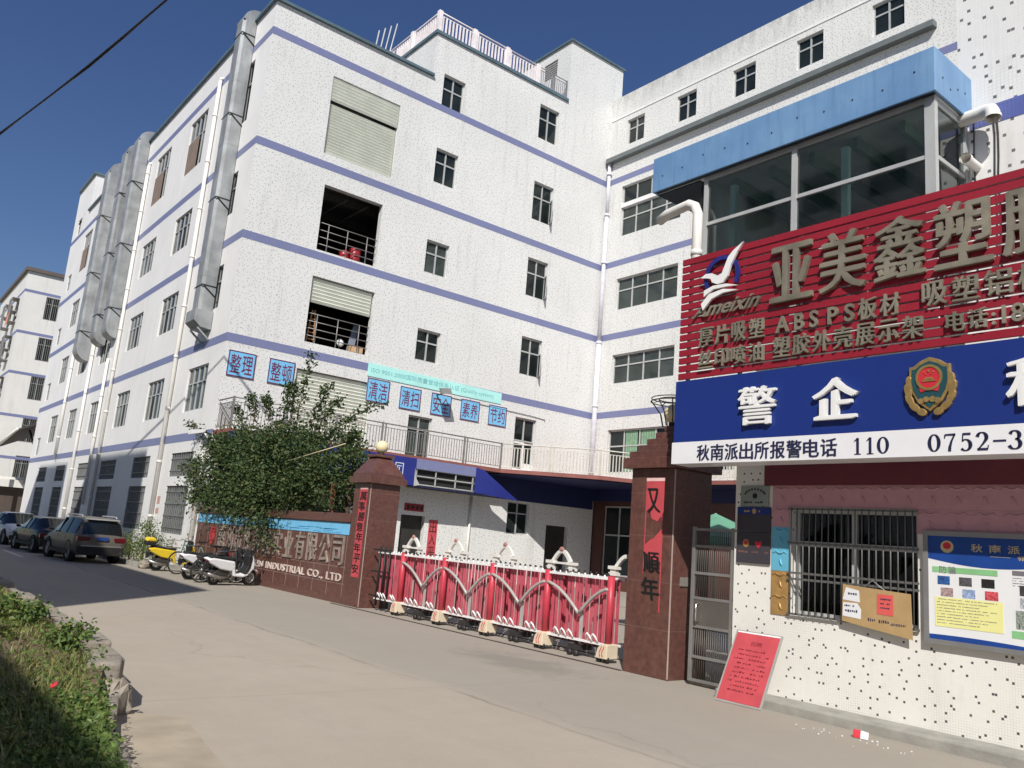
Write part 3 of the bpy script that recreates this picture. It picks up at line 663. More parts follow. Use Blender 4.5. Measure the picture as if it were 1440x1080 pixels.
k = MB(); k.box((KX + .031, 3.996, 7.175), (RX - .001, 8.269, 7.2)); k.box((RX, 7.46, 7.14), (12.4, 8.269, 7.159)); k.build('soffit', mat('dark soffit', (.03, .04, .06), .7), can)
k = MB(); k.box((9.2, 7.42, 5.0), (9.3, 7.5, 7.1)); k.build('post', m_black, gh)
# drain pipe at the left of the glazed room
p = MB(); p.tube([(8.98, 7.36, 4.6), (8.98, 7.36, 6.55), (8.98, 7.42, 6.68), (8.98, 7.52, 6.74), (9.05, 8.0, 6.74), (9.1, 8.2, 6.7)], .075, 14)
p.tube([(8.98, 7.36, 5.9), (8.98, 7.36, 5.98)], .085, 14)
tag(p.build('drain_pipe', m_pvc), 'white bent drain pipe at the left end of the glazed room below the blue canopy', 'pipe')
p = MB(); p.tube([(9.85, 4.1, 7.14), (9.82, 3.80, 7.13), (9.80, 3.72, 7.125), (9.77, 3.665, 7.10), (9.74, 3.64, 7.05), (9.725, 3.63, 6.97)], .082, 18, False); p.tube([(9.73, 3.633, 7.0), (9.725, 3.63, 6.965)], .094, 18, False)
tag(p.build('vent_elbow', m_pvc), 'white elbow vent pipe sticking out of the mosaic wall right of the blue canopy', 'pipe')
p = MB(); p.tube([(10.0, 3.93, 6.54), (9.68, 3.93, 6.54)], .06, 14, False); p.tube([(9.73, 3.93, 6.54), (9.67, 3.93, 6.54)], .07, 14, False); tag(p.build('vent_stub', m_pvc), 'short cream vent stub on the wall beside the corner glass', 'pipe')
p = MB()
for y in (3.95, 3.72, 3.68): p.tube([(9.985, y + .01 * math.sin(i * 2.1 + y * 9), 7.2 - i * .3) for i in range(9)], .008, 5)
tag(p.build('wall_cable', m_black), 'thin dark cables hanging down the mosaic wall below the white elbow vent', 'cable')
# barred window
w = MB(); W0, W1, Z0, Z1 = 4.19, 5.7, 1.04, 2.30
win = window(gh, 'x', GX, W0, W1, Z0, Z1, 2, .335, .10, .06, glass=glass_mat('guard window glass', (.12, .14, .14), .02))
bx = MB()
for pts in ([(GX + .3, W0 - .5, .6), (12.5, W0 - .5, .6), (12.5, W0 - .5, 2.6), (GX + .3, W0 - .5, 2.6)], [(12.4, W0 - .5, .6), (12.4, W1 + .4, .6), (12.4, W1 + .4, 2.6), (12.4, W0 - .5, 2.6)]): bx.face(pts)
bx.box((9.5, 5.0, .6), (9.55, 5.04, 1.9)); bx.box((9.5, 5.0, 1.85), (9.54, 5.5, 1.9)); bx.box((9.4, 4.3, .6), (10.2, 5.6, .98))
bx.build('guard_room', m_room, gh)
gr = MB(); n = 19
for i in range(n):
    y = W0 + .03 + (W1 - W0 - .06) * i / (n - 1); gr.tube([(GX - .045, y, Z0 + .01), (GX - .045, y, Z1 - .01)], .008, 6)
for z in (Z0 + .02, 1.46, 1.53, 1.88, Z1 - .02): gr.bar((GX - .03, W0 - .02, z), (GX - .03, W1 + .02, z), .018, .025)
gr.build('grille', mat('dull stainless bar', (.17, .17, .165), .5, .4), win)
# relief tiles round the window
def relief(u0, u1, z0, z1, m, name, seed):
    rnd = random.Random(seed); t = MB(); fbox(t, 'x', GX, u0, u1, z0, z1, 0, .012)
    n = max(1, round((u1 - u0) / .26)); rows = max(1, round((z1 - z0) / .26))
    for i in range(n):
        for j in range(rows):
            uc = u1 - (i + .5) * (u1 - u0) / n; zc = z0 + (j + .5) * (z1 - z0) / rows; sx, sz = (u1 - u0) / n, (z1 - z0) / rows
            pts = [P('x', GX, uc + sx * (.46 - .92 * k / 8), zc + sz * (.30 + .10 * abs(math.sin(k / 8 * 2 * math.pi)) - .05 * (k % 2)), .012) for k in range(9)]
            t.tube(pts, [.004 + .010 * math.sin(math.pi * k / 8) for k in range(9)], 6)
            t.tube([P('x', GX, uc + sx * (.05 - .22 * k / 4), zc + sz * (.05 - .36 * k / 4 + .05 * math.sin(k * 2)), .012) for k in range(5)], [.004, .012, .016, .010, .003], 6)
    t.build(name, m, gh)
m_pinkt = mat('pink relief tile', (.50, .27, .31), .45, 0, .06, 8); m_bluet = mat('turquoise relief tile', (.13, .42, .58), .35, 0, .06, 8); m_goldt = mat('gold relief tile', (.45, .27, .10), .35, .3, .15, 10)
relief(-2, 5.95, 2.302, 2.56, m_pinkt, 'pink_tile', 1); relief(2.0, 4.185, 2.045, 2.30, m_pinkt, 'pink_tile', 2); relief(5.715, 5.95, 2.06, 2.30, m_pinkt, 'pink_tile', 3)
relief(5.715, 5.95, 1.54, 2.058, m_bluet, 'blue_tile', 4); relief(5.715, 5.95, 1.03, 1.538, m_goldt, 'gold_tile', 5)
pl = MB(); pl.prism([(8.52, 6.45, 0), (8.42, -3, 0), (8.9, -3, 0), (8.9, 6.45, 0)], (0, 0, -.05), (0, 0, .11)); pl.build('plinth', m_concrete, gh, bevel=.02)
# ================================================================== signs on the guardhouse
SX = 8.15; SL, SR = 6.9, 1.2
sg = thing('slatted_sign', 'crimson slatted company sign with tarnished metal characters above the blue police sign', 'sign', (SX + .1, 4.5, 3.83))
s = MB(); n = 16
for i in range(n):
    z = 3.84 + i * (5.50 - 3.84) / n; fbox(s, 'x', SX, SR, SL, z + .012, z + .092, -.03, 0)
s.build('slat', m_slat, sg)
s = MB()
for i in range(8):
    y = SL - .12 - i * .8; s.box((SX + .031, y - .02, 3.84), (SX + .07, y + .02, 5.5))
s.box((SX + .07, SR, 3.9), (SX + .12, SL - .1, 3.94)); s.box((SX + .07, SR, 5.4), (SX + .12, SL - .1, 5.44))
for y in (2.0, 3.6, 5.2): s.box((SX + .12, y, 5.39), (UX, y + .04, 5.43))
s.build('backing_frame', mat('pale frame steel', (.55, .54, .53), .5), sg)
def sgchars(parent, specs, m, d=.006, thick=.05, name='lettering'):
    for (tx, a, b, z0, z1, bold) in specs:
        t = MB(); chars(t, tx, 'x', SX, a, b, z0, z1, d, thick, bold); t.build(name, m, parent)
sgchars(sg, [('亚美鑫塑胶', 5.50, 2.44, 4.62, 5.30, -.014)], m_bronze, .012, .05)
sgchars(sg, [('厚片吸塑', 6.55, 5.60, 4.24, 4.48, -.005)], m_bronze, .01, .035)
t = MB(); text(t, 'A B S', 'x', SX, 5.44, 4.90, 4.25, 4.45, .01, .03, .02); t.build('lettering', m_bronze, sg)
t = MB(); text(t, 'P S', 'x', SX, 4.78, 4.47, 4.25, 4.45, .01, .03, .02); t.build('lettering', m_bronze, sg)
t = MB(); chars(t, '板材', 'x', SX, 4.42, 3.98, 4.24, 4.48, .01, .035, -.005); t.build('lettering', m_bronze, sg)
sgchars(sg, [('吸塑铝模', 3.74, 2.62, 4.27, 4.52, -.005), ('丝印喷油', 6.55, 5.60, 3.95, 4.18, -.005), ('塑胶外壳展示架', 5.46, 3.74, 3.96, 4.20, -.005)], m_bronze, .01, .035)
t = MB(); chars(t, '电话', 'x', SX, 3.51, 3.14, 3.97, 4.17, .01, .035, -.005); t.build('lettering', m_bronze, sg); t = MB(); text(t, ':18', 'x', SX, 3.10, 2.82, 3.98, 4.16, .01, .03, .012); t.build('lettering', m_bronze, sg)
t = MB(); text(t, 'Ameixin', 'x', SX, 6.68, 5.72, 4.63, 4.82, .01, .03, .012, 1.0, .12); t.build('lettering', m_bronze, sg)
# bird in a ring
lg = MB(); cyy, czz = 6.23, 5.12
ang = [math.radians(a) for a in range(-30, 214, 8)]
for a, b in zip(ang[:-1], ang[1:]):
    q = [(r_, t_) for r_, t_ in ((.27, a), (.27, b), (.215, b), (.215, a))]
    lg.prism([P('x', SX, cyy - r_ * math.cos(t_), czz + r_ * math.sin(t_), .02) for r_, t_ in q], (0, 0, 0), (-.03, 0, 0))
emb = lg.build('emblem', mat('navy enamel', (.02, .025, .17), .4), sg)
def poly(mb, pts, d, th): mb.prism([P('x', SX, cyy - x, czz + z, d) for x, z in pts], (0, 0, 0), (-th, 0, 0))
bd_ = MB()
poly(bd_, [(-.30, .02), (-.22, .06), (-.12, .05), (-.03, .0), (.03, .02), (.12, .22), (.20, .29), (.34, .37), (.25, .25), (.16, .10), (.12, -.03), (.05, -.10), (-.04, -.11), (-.12, -.07), (-.14, -.02), (-.2, .0)], .05, .03)
poly(bd_, [(-.24, -.16), (-.1, -.12), (.1, -.13), (.27, -.18), (.1, -.165), (-.1, -.165), (-.24, -.24)], .05, .03)
poly(bd_, [(-.28, -.33), (-.16, -.22), (.05, -.19), (.28, -.24), (.05, -.24), (-.12, -.29), (-.25, -.42)], .05, .03)
bd_.build('bird', m_white, emb)
# blue police sign
bs = thing('blue_sign', 'deep blue board with white characters, gold badge and a white phone strip', 'sign', (SX + .1, 4.5, 2.76))
s = MB(); s.box((SX, 1.2, 3.035), (SX + .35, 6.93, 3.83)); s.build('board', m_blue, bs)
s = MB(); s.box((SX - .004, 1.2, 2.76), (SX + .35, 6.95, 3.033)); s.build('strip', mat('white acrylic strip', (.78, .78, .80), .3, 0, .03), bs)
s = MB()
for y in (5.65, 3.62): s.box((SX - .001, y, 3.04), (SX, y + .004, 3.83))
s.build('seam', m_ink, bs)
sgchars(bs, [('警', 5.92, 5.42, 3.19, 3.64, -.012), ('企', 4.93, 4.44, 3.19, 3.64, -.022), ('秋', 2.98, 2.5, 3.19, 3.64, -.016)], m_white, .008, .045)
t = MB(); chars(t, '秋南派出所报警电话', 'x', SX, 6.54, 4.68, 2.79, 2.985, .006, .005, -.0045, .12); t.build('lettering', m_ink, bs)
def ribbon(mb, pts, u0, z0, w, h, d, th):
    """pen stroke: (x, y, width) in a 1 x 1 cell"""
    for (xa, ya, wa), (xb, yb, wb) in zip(pts[:-1], pts[1:]):
        dx_, dy_ = (xb - xa) * w, (yb - ya) * h; ln = math.hypot(dx_, dy_) or 1; nx, ny = -dy_ / ln, dx_ / ln; ex, ey = dx_ / ln * .002, dy_ / ln * .002
        q = [(xa * w + nx * wa * h / 2 - ex, ya * h + ny * wa * h / 2 - ey), (xb * w + nx * wb * h / 2 + ex, yb * h + ny * wb * h / 2 + ey), (xb * w - nx * wb * h / 2 + ex, yb * h - ny * wb * h / 2 + ey), (xa * w - nx * wa * h / 2 - ex, ya * h - ny * wa * h / 2 - ey)]
        mb.prism([P('x', SX, u0 - x, z0 + y, d) for x, y in q], (0, 0, 0), (-th, 0, 0))
def arc(cx_, cy_, rx, ry, a0, a1, n, wf): return [(cx_ + rx * math.cos(math.radians(a0 + (a1 - a0) * k / n)), cy_ + ry * math.sin(math.radians(a0 + (a1 - a0) * k / n)), wf(k / n, math.radians(a0 + (a1 - a0) * k / n))) for k in range(n + 1)]
thick = lambda q, a: .05 + .14 * abs(math.cos(a)) ** 1.5
GL = {'1': [[(.22, .80, .04), (.36, .88, .07), (.5, .97, .10)], [(.5, .97, .16), (.5, .03, .16)], [(.24, .02, .045), (.76, .02, .045)]],
      '0': [arc(.5, .5, .36, .46, 0, 360, 28, thick)],
      '7': [[(.12, .74, .05), (.16, .92, .08), (.9, .92, .12)], [(.86, .92, .08), (.62, .55, .11), (.50, .25, .15), (.47, .02, .16)]],
      '5': [[(.82, .92, .12), (.28, .92, .11)], [(.29, .92, .06), (.24, .52, .05)], [(.24, .52, .04), (.36, .60, .08)] + arc(.46, .32, .36, .30, 90, -140, 16, thick)],
      '2': [arc(.46, .70, .32, .26, 170, -30, 14, thick) + [(.52, .34, .10), (.18, .06, .06)], [(.14, .06, .12), (.84, .06, .12)], [(.84, .06, .05), (.9, .26, .05)]],
      '3': [arc(.44, .74, .30, .23, 160, -80, 14, thick), arc(.42, .29, .36, .27, 80, -160, 16, thick)]}
for word, ul, cw, gp in (('110', 4.51, .13, .006), ('0752', 3.725, .125, .022), ('3', 3.005, .13, 0)):
    t = MB()
    for k, ch in enumerate(word):
        for stroke in GL[ch]: ribbon(t, stroke, ul - k * (cw + gp), 2.80, cw, .175, .006, .003)
    t.build('lettering', m_ink, bs)
t = MB(); fbox(t, 'x', SX, 3.02, 3.13, 2.875, 2.892, .006, .009); t.build('lettering', m_ink, bs)
# badge
cyy, czz = 3.685, 3.45
def pol2(mb, pts, d, th): mb.prism([P('x', SX, cyy - x, czz + z, d) for x, z in pts], (0, 0, 0), (-th, 0, 0))
shield = [(0, .27), (.09, .235), (.15, .19), (.185, .19), (.19, .05), (.165, -.05), (.11, -.15), (0, -.24), (-.11, -.15), (-.165, -.05), (-.19, .05), (-.185, .19), (-.15, .19), (-.09, .235)]
m = MB(); pol2(m, [(x * 1.08, z * 1.08 + .005) for x, z in shield], .0, .035)
for sgn in (-1, 1):
    for kx, kz, a, ln in ((.20, .05, 75, .15), (.215, -.03, 62, .17), (.20, -.12, 45, .18), (.15, -.20, 22, .20), (.08, -.255, 8, .17)):
        ca, sa = math.cos(math.radians(a)), math.sin(math.radians(a)); pr = []
        for t_ in range(10):
            th = 2 * math.pi * t_ / 10; ex, ez = ln / 2 * math.cos(th), .038 * math.sin(th); pr.append((sgn * (kx + ex * ca * .6 - ez * sa), kz + ex * sa + ez * ca))
        pol2(m, pr if sgn > 0 else pr[::-1], .002 + .004 * abs(kz), .035)
badge = m.build('badge', m_gold, bs, bevel=.006)
m = MB(); pol2(m, [(x * .92, z * .92 + .005) for x, z in shield], .037, .004); m.build('shield', mat('dark green enamel', (.02, .07, .085), .3), badge)
def ring(mb, r0, r1, zc, d, th, n=28):
    for k_ in range(n):
        a, b = 2 * math.pi * k_ / n, 2 * math.pi * (k_ + 1) / n
        pol2(mb, [(r0 * math.cos(a), zc + r0 * math.sin(a)), (r1 * math.cos(a), zc + r1 * math.sin(a)), (r1 * math.cos(b), zc + r1 * math.sin(b)), (r0 * math.cos(b), zc + r0 * math.sin(b))], d, th)
m = MB(); ring(m, .105, .130, .085, .042, .01)
for (x, z, w, h) in ((0, .15, .014, .03), (-.045, .14, .008, .018), (.045, .14, .008, .018), (-.028, .12, .008, .014), (.028, .12, .008, .014)): pol2(m, [(x, z + h / 2), (x - w, z), (x, z - h / 2), (x + w, z)], .047, .006)
pol2(m, [(-.055, .06), (.055, .06), (.07, .045), (-.07, .045)], .047, .006); pol2(m, [(-.035, .085), (.035, .085), (.045, .065), (-.045, .065)], .047, .006)
for x in (-.08, -.03, .03, .08): ring_ = [(x + .03 * math.cos(a), -.125 + .03 * math.sin(a) - abs(x) * .3) for a in [2 * math.pi * q / 10 for q in range(10)]]; pol2(m, ring_, .042, .008)
m.build('badge_relief', m_gold, badge)
m = MB(); pol2(m, [(.104 * math.cos(2 * math.pi * q / 24), .085 + .104 * math.sin(2 * math.pi * q / 24)) for q in range(24)], .042, .004); pol2(m, [(-.10, -.0), (.10, .0), (.085, -.06), (.03, -.045), (-.03, -.045), (-.085, -.06)], .042, .006); m.build('badge_disc', m_red, badge)
# plaques, notice board, cardboard, leaning board -------------------------------------------------
def board(name, label, cat, u0, u1, z0, z1, m, d0=0.0, d1=.02, fm=None, fw=.02, group=None):
    t = thing(name, label, cat, tuple(P('x', GX, (u0 + u1) / 2, z0, d0)), 0, group)
    b = MB(); fbox(b, 'x', GX, u0, u1, z0, z1, d0, d1); b.build('panel', m, t)
    if fm:
        f = MB()
        fbox(f, 'x', GX, u0 - fw, u1 + fw, z0 - fw, z0, d0, d1 + .012); fbox(f, 'x', GX, u0 - fw, u1 + fw, z1, z1 + fw, d0, d1 + .012); fbox(f, 'x', GX, u0 - fw, u0, z0, z1, d0, d1 + .012); fbox(f, 'x', GX, u1, u1 + fw, z0, z1, d0, d1 + .012); f.build('frame', fm, t)
    return t
def dashes(mb, u0, u1, z, h, d, rnd, fill=.8, wmin=.3, wmax=1.3):
    """a line of printing too small to read: short marks"""
    u = u0; sgn = 1 if u1 > u0 else -1
    while (u - u1) * sgn < 0:
        w = h * rnd.uniform(wmin, wmax)
        if rnd.random() < fill: fbox(mb, 'x', GX, u, u + sgn * w, z + h * rnd.uniform(0, .25), z + h * rnd.uniform(.75, 1), d, d + .0012)
        u += sgn * (w + h * .28)
rnd = random.Random(3)
m_plq = mat('grey green plaque', (.26, .30, .28), .45, .2); m_dplq = mat('dark plaque', (.05, .045, .055), .4)
t = board('wall_plaque', 'grey green metal plaque with a round mark, topmost of three left of the window', 'plaque', 6.0, 6.41, 2.30, 2.555, m_plq, .012)
b = MB(); cc = [(math.cos(2 * math.pi * q / 16), math.sin(2 * math.pi * q / 16)) for q in range(16)]
b.prism([P('x', GX, 6.2 - .035 * x, 2.43 + .035 * y, .02) for x, y in cc], (0, 0, 0), (-.003, 0, 0)); dashes(b, 6.36, 6.05, 2.335, .03, .02, rnd)
for q in range(9): 
    a = math.radians(160 - q * 17.5); fbox(b, 'x', GX, 6.2 - .15 * math.cos(a) - .011, 6.2 - .15 * math.cos(a) + .011, 2.43 + .085 * math.sin(a) - .012, 2.43 + .085 * math.sin(a) + .012, .02, .023)
b.build('lettering', m_kblack, t)
t = board('wall_plaque', 'dark plaque with navy header, middle of the three left of the barred window', 'plaque', 5.965, 6.45, 1.98, 2.29, m_dplq, .012, .025)
b = MB(); fbox(b, 'x', GX, 5.97, 6.445, 2.20, 2.285, .025, .028); b.build('header', m_blue, t)
b = MB(); b.prism([P('x', GX, 6.2 - .03 * x, 2.24 + .034 * y, .028) for x, y in cc], (0, 0, 0), (-.004, 0, 0)); dashes(b, 6.41, 6.27, 2.225, .03, .028, rnd); dashes(b, 6.14, 6.0, 2.225, .03, .028, rnd); b.build('badge', m_gold, t)
t = board('wall_plaque', 'dark plaque with gold shield and red heart, lowest of the stack left of the window', 'plaque', 5.965, 6.45, 1.60, 1.975, m_dplq, .012, .025)
b = MB(); b.prism([P('x', GX, 6.31 - .045 * x, 1.84 + .05 * y, .025) for x, y in cc], (0, 0, 0), (-.004, 0, 0)); b.build('badge', m_gold, t)
b = MB(); b.prism([P('x', GX, 6.31 - .028 * x, 1.85 + .03 * y, .029) for x, y in cc], (0, 0, 0), (-.003, 0, 0)); b.prism([P('x', GX, 6.13 - x, 1.83 + y, .025) for x, y in ((0, -.045), (.05, .01), (.045, .04), (.02, .045), (0, .025), (-.02, .045), (-.045, .04), (-.05, .01))], (0, 0, 0), (-.004, 0, 0)); b.build('heart', m_red, t)
b = MB(); dashes(b, 6.42, 6.0, 1.72, .035, .025, rnd, .95); b.build('lettering', mat('brown print', (.16, .08, .07)), t)
# notice board
U0, U1, Z0, Z1 = 2.35, 4.06, 1.0, 2.03
t = board('notice_board', 'framed police notice board with blue header and printed leaflets right of the barred window', 'notice board', U0, U1, Z0, Z1, mat('white printed sheet', (.76, .77, .78), .25, 0, .03), .02, .05, mat('brushed grey frame', (.30, .30, .30), .4, .5), .05)
wave = [(i / 20) for i in range(21)]
b = MB(); top = [P('x', GX, U1 - x * (U1 - U0), 1.80 - .05 * math.sin(x * 5.0) - .05 * x, .05) for x in wave]
b.prism(top + [P('x', GX, U0, Z1, .05), P('x', GX, U1, Z1, .05)], (0, 0, 0), (-.002, 0, 0))
bot = [P('x', GX, U1 - x * (U1 - U0), 1.035 - .02 * x + .02 * math.sin(x * 4 + .6), .05) for x in wave]
b.prism([P('x', GX, U1, Z0, .05), P('x', GX, U0, Z0, .05)] + bot[::-1], (0, 0, 0), (-.002, 0, 0)); b.build('header', mat('print blue', (.015, .06, .27), .3), t)
b = MB(); chars(b, '秋南派出所警务', 'x', GX, 3.64, 2.52, 1.885, 1.965, .052, .002, .008, .35); chars(b, '邻里守望', 'x', GX, 3.22, 2.93, 1.825, 1.872, .052, .002, .004)
fbox(b, 'x', GX, 3.28, 3.46, 1.848, 1.851, .052, .054)
b.prism([P('x', GX, 3.87 - .065 * x, 1.925 + .062 * y, .052) for x, y in cc], (0, 0, 0), (-.003, 0, 0)); b.build('lettering', mat('pale gold print', (.55, .45, .25), .4), t)
b = MB(); b.prism([P('x', GX, 3.87 - .04 * x, 1.935 + .035 * y, .055) for x, y in cc], (0, 0, 0), (-.002, 0, 0)); fbox(b, 'x', GX, 2.45, 2.72, 1.045, 1.10, .052, .055); fbox(b, 'x', GX, 2.8, 3.08, 1.045, 1.10, .052, .055); b.build('red_print', m_red, t)
m_y = mat('pale yellow print', (.80, .78, .33), .4, 0, .04); m_g = mat('print green', (.24, .52, .24), .4)
b = MB(); fbox(b, 'x', GX, 3.36, 4.00, 1.13, 1.42, .051, .053); b.build('yellow_panel', m_y, t)
b = MB(); fbox(b, 'x', GX, 3.40, 4.02, 1.665, 1.72, .051, .053); b.build('green_strip', m_g, t); b = MB(); fbox(b, 'x', GX, 2.42, 3.29, 1.10, 1.17, .050, .052); b.build('green_strip', m_g, t)
b = MB(); chars(b, '防骗', 'x', GX, 3.95, 3.79, 1.66, 1.73, .053, .002, .004)
for k in range(9): dashes(b, 3.98, 3.42 + .08 * (k % 3), 1.395 - k * .029, .009, .053, rnd)
for k in range(4): dashes(b, 3.27, 2.45, 1.655 - k * .024, .010, .050, rnd)
for k in range(11): dashes(b, 3.05, 2.45, 1.36 - k * .021, .010, .050, rnd)
fbox(b, 'x', GX, 3.08, 3.27, 1.685, 1.73, .050, .052); b.build('small_print', mat('grey print', (.18, .17, .19), .5), t)
cols = [(.03, .10, .30), (.35, .25, .25), (.05, .05, .05), (.08, .08, .09), (.28, .36, .55), (.40, .42, .45), (.02, .02, .02), (.55, .08, .10), (.12, .10, .09), (.02, .06, .04)]
for j in range(2):
    for i in range(3):
        b = MB(); u = 3.97 - i * .21 - .03 * j; z = 1.545 - j * .115; fbox(b, 'x', GX, u - .12, u, z, z + .085, .050, .052); ph = b.build('picture', mat('picture print %d' % ((i * 3 + j) % 10), cols[(i * 3 + j) % 10], .5, 0, .6, 55), t)
    for i in range(7):
        b = MB(); u = 3.21 - i * .125; z = 1.50 - j * .115; fbox(b, 'x', GX, u - .095, u, z, z + .095, .050, .052); b.build('picture', mat('picture print %d' % ((i * 7 + j * 3 + 2) % 10), cols[(i * 7 + j * 3 + 2) % 10], .5, 0, .6, 55), t)
b = MB(); fbox(b, 'x', GX, 3.07, 3.25, 1.19, 1.36, .05, .052); b.build('picture', mat('flower print', (.25, .28, .25), .5, 0, .9, 60), t)
# cardboard on the grille
t = thing('cardboard_notice', 'brown cardboard sheet wired to the window bars with paper notices on it', 'notice', (8.83, 4.6, .95))
def cb(mb, pts, d, th=.006): mb.prism([P('x', GX, u, z, d) for u, z in pts], (0, 0, 0), (-th, 0, 0))
b = MB(); cb(b, [(5.0, 1.06), (4.22, .955), (4.235, 1.415), (4.99, 1.455)], .07); b.build('sheet', mat('cardboard', (.42, .28, .13), .8, 0, .08, 6), t)
b = MB(); cb(b, [(4.99, 1.29), (4.79, 1.275), (4.80, 1.40), (4.95, 1.425)], .077, .002); cb(b, [(4.99, 1.115), (4.78, 1.10), (4.775, 1.20), (4.82, 1.265), (4.985, 1.26)], .077, .002); b.build('white_note', mat('white paper', (.74, .75, .77), .7, 0, .04), t)
b = MB(); cb(b, [(4.60, 1.175), (4.42, 1.17), (4.42, 1.385), (4.595, 1.385)], .077, .002); b.build('red_note', mat('salmon paper', (.62, .10, .09), .7, 0, .06), t)
b = MB(); dashes(b, 4.95, 4.82, 1.345, .03, .079, rnd, .9, .3, .8); dashes(b, 4.96, 4.82, 1.16, .03, .079, rnd, .9, .3, .8); dashes(b, 4.97, 4.85, 1.22, .02, .079, rnd)
for k in range(3): dashes(b, 4.56, 4.46, 1.325 - k * .045, .018, .079, rnd, .9)
dashes(b, 4.70, 4.62, 1.09, .035, .076, rnd, 1, .2, .5); dashes(b, 4.58, 4.48, 1.083, .035, .076, rnd, 1, .2, .5); dashes(b, 4.45, 4.30, 1.07, .03, .076, rnd, 1, .2, .5); b.build('handwriting', m_ink, t)
b = MB(); b.tube([P('x', GX, 4.75, 1.44, .075), P('x', GX, 4.66, 1.52, .05), P('x', GX, 4.50, 1.42, .075)], .003, 5); b.build('wire', m_alu, t)
# red leaning notice
t = thing('leaning_notice', 'red handwritten notice board leaning against the foot of the mosaic wall by the door', 'notice', (8.36, 6.0, 0))
bl, br, tl, tr_ = Vector((8.36, 6.33, .005)), Vector((8.36, 5.70, .005)), Vector((8.74, 6.31, .80)), Vector((8.74, 5.68, .80))
nv = (br - bl).cross(tl - bl).normalized(); nv = nv if nv.x < 0 else -nv
b = MB(); b.prism([bl, br, tr_, tl], nv * -.02, nv * 0); b.build('frame', mat('grey frame', (.33, .32, .30), .5), t)
e1, e2 = (br - bl), (tl - bl)
def on(x, z): return bl + e1 * x + e2 * z
b = MB(); b.prism([on(.035, .025), on(.965, .025), on(.965, .965), on(.035, .965)], nv * 0, nv * .003); b.build('red_sheet', m_paper, t)
b = MB(); b.prism([on(.04, .966), on(.96, .966), on(.96, .985), on(.04, .985)], nv * 0, nv * .003); b.build('white_edge', m_white, t)
b = MB(); rn2 = random.Random(9)
text(b, '招聘', 'x', 0, 0, 1, 0, 1, .003, .001, .0, org=on(.40, .80), right=e1 * .24, up=e2 * .06, nrm=nv)
for k in range(10):
    z = .72 - k * .062; x = .12 + rn2.random() * .12
    while x < .78 + .1 * rn2.random():
        w = rn2.uniform(.015, .05); h = rn2.uniform(.012, .03)
        if rn2.random() < .85: b.prism([on(x, z), on(x + w, z + .004), on(x + w, z + h), on(x, z + h * .8)], nv * .003, nv * .0042)
        x += w + rn2.uniform(.008, .03)
b.build('handwriting', mat('dark red ink', (.16, .012, .02), .6), t)
# steel pass door
dx = 8.93
t = thing('steel_gate', 'stainless steel pass gate with vertical bars between the pillar and the guardhouse', 'gate', (dx, 6.85, 0))
b = MB(); y0, y1, zt = 6.53, 7.2, 2.02
for y in (y0, y1 - .05): b.box((dx, y, .05), (dx + .05, y + .05, zt))
for z in (.05, .34, .72, 1.08, 1.40, 1.75, zt - .05): b.box((dx + .004, y0 + .05, z), (dx + .046, y1 - .05, z + .035))
b.build('frame', m_rail, t, bevel=.004)
b = MB()
for i in range(17):
    y = y0 + .07 + i * (y1 - y0 - .14) / 16; b.tube([(dx + .025, y, .08), (dx + .025, y, .72)], .007, 6); b.tube([(dx + .025, y, 1.08), (dx + .025, y, zt - .04)], .007, 6)
b.build('bar', mat('dull bar steel', (.11, .10, .09), .5, .35), t)
b = MB(); b.box((dx + .01, y0 + .05, .756), (dx + .04, y1 - .05, 1.079)); b.build('panel', mat('brushed steel sheet', (.24, .22, .20), .35, .7, .1), t)
b = MB(); b.tube([(dx + .01, 7.06, .80), (dx - .05, 7.06, .82), (dx - .05, 7.06, 1.02), (dx + .01, 7.06, 1.04)], .011, 8); b.build('handle', mat('bright handle', (.75, .74, .72), .2, .9), t)
b = MB(); b.box((dx + .06, 6.54, 0), (dx + .1, 7.2, .045)); b.build('threshold', m_concrete, t)
# ================================================================== gate pillars
def pillar(name, label, X, Y, w, h, cap_h, steps, ov=.10):
    t = thing(name, label, 'gate pillar', (X + w / 2, Y + w / 2, 0))
    b = MB(); b.box((X, Y, 0), (X + w, Y + w, h)); b.build('shaft', m_granite, t, bevel=.008)
    b = MB(); b.box((X - ov, Y - ov, h), (X + w + ov, Y + w + ov, h + .15)); z = h + .15
    if steps:
        n = 5
        for i in range(n):
            k = -.04 + .085 * i; b.box((X + k, Y + k, z), (X + w - k, Y + w - k, z + cap_h / n)); z += cap_h / n
    else:
        k = .20; lo = [(X - .05, Y - .05), (X + w + .05, Y - .05), (X + w + .05, Y + w + .05), (X - .05, Y + w + .05)]; hi = [(X + k, Y + k), (X + w - k, Y + k), (X + w - k, Y + w - k), (X + k, Y + w - k)]
        b.box((X - .05, Y - .05, z), (X + w + .05, Y + w + .05, z + .07)); z += .07
        vs = [(x, y, z) for x, y in lo] + [(x, y, z + cap_h * .7) for x, y in hi]; b.raw(vs, [(0, 1, 5, 4), (1, 2, 6, 5), (2, 3, 7, 6), (3, 0, 4, 7), (4, 5, 6, 7)]); z += cap_h * .7
        b.box((X + .14, Y + .14, z), (X + w - .14, Y + w - .14, z + .06)); z += .06
    b.build('cap', m_granite, t, bevel=.006)
    j = MB()
    for zz in (.62, 1.24, 1.86, 2.45): j.box((X - .002, Y - .002, zz), (X + w + .002, Y + w + .002, zz + .006))
    j.build('joint', mat('pale joint', (.22, .13, .11), .7), t)
    j = MB(); j.box((X - .004, Y - .004, .02), (X + .010, Y + .010, h - .02)); j.build('corner_seam', mat('worn edge', (.42, .33, .29), .6), t)
    return t, z
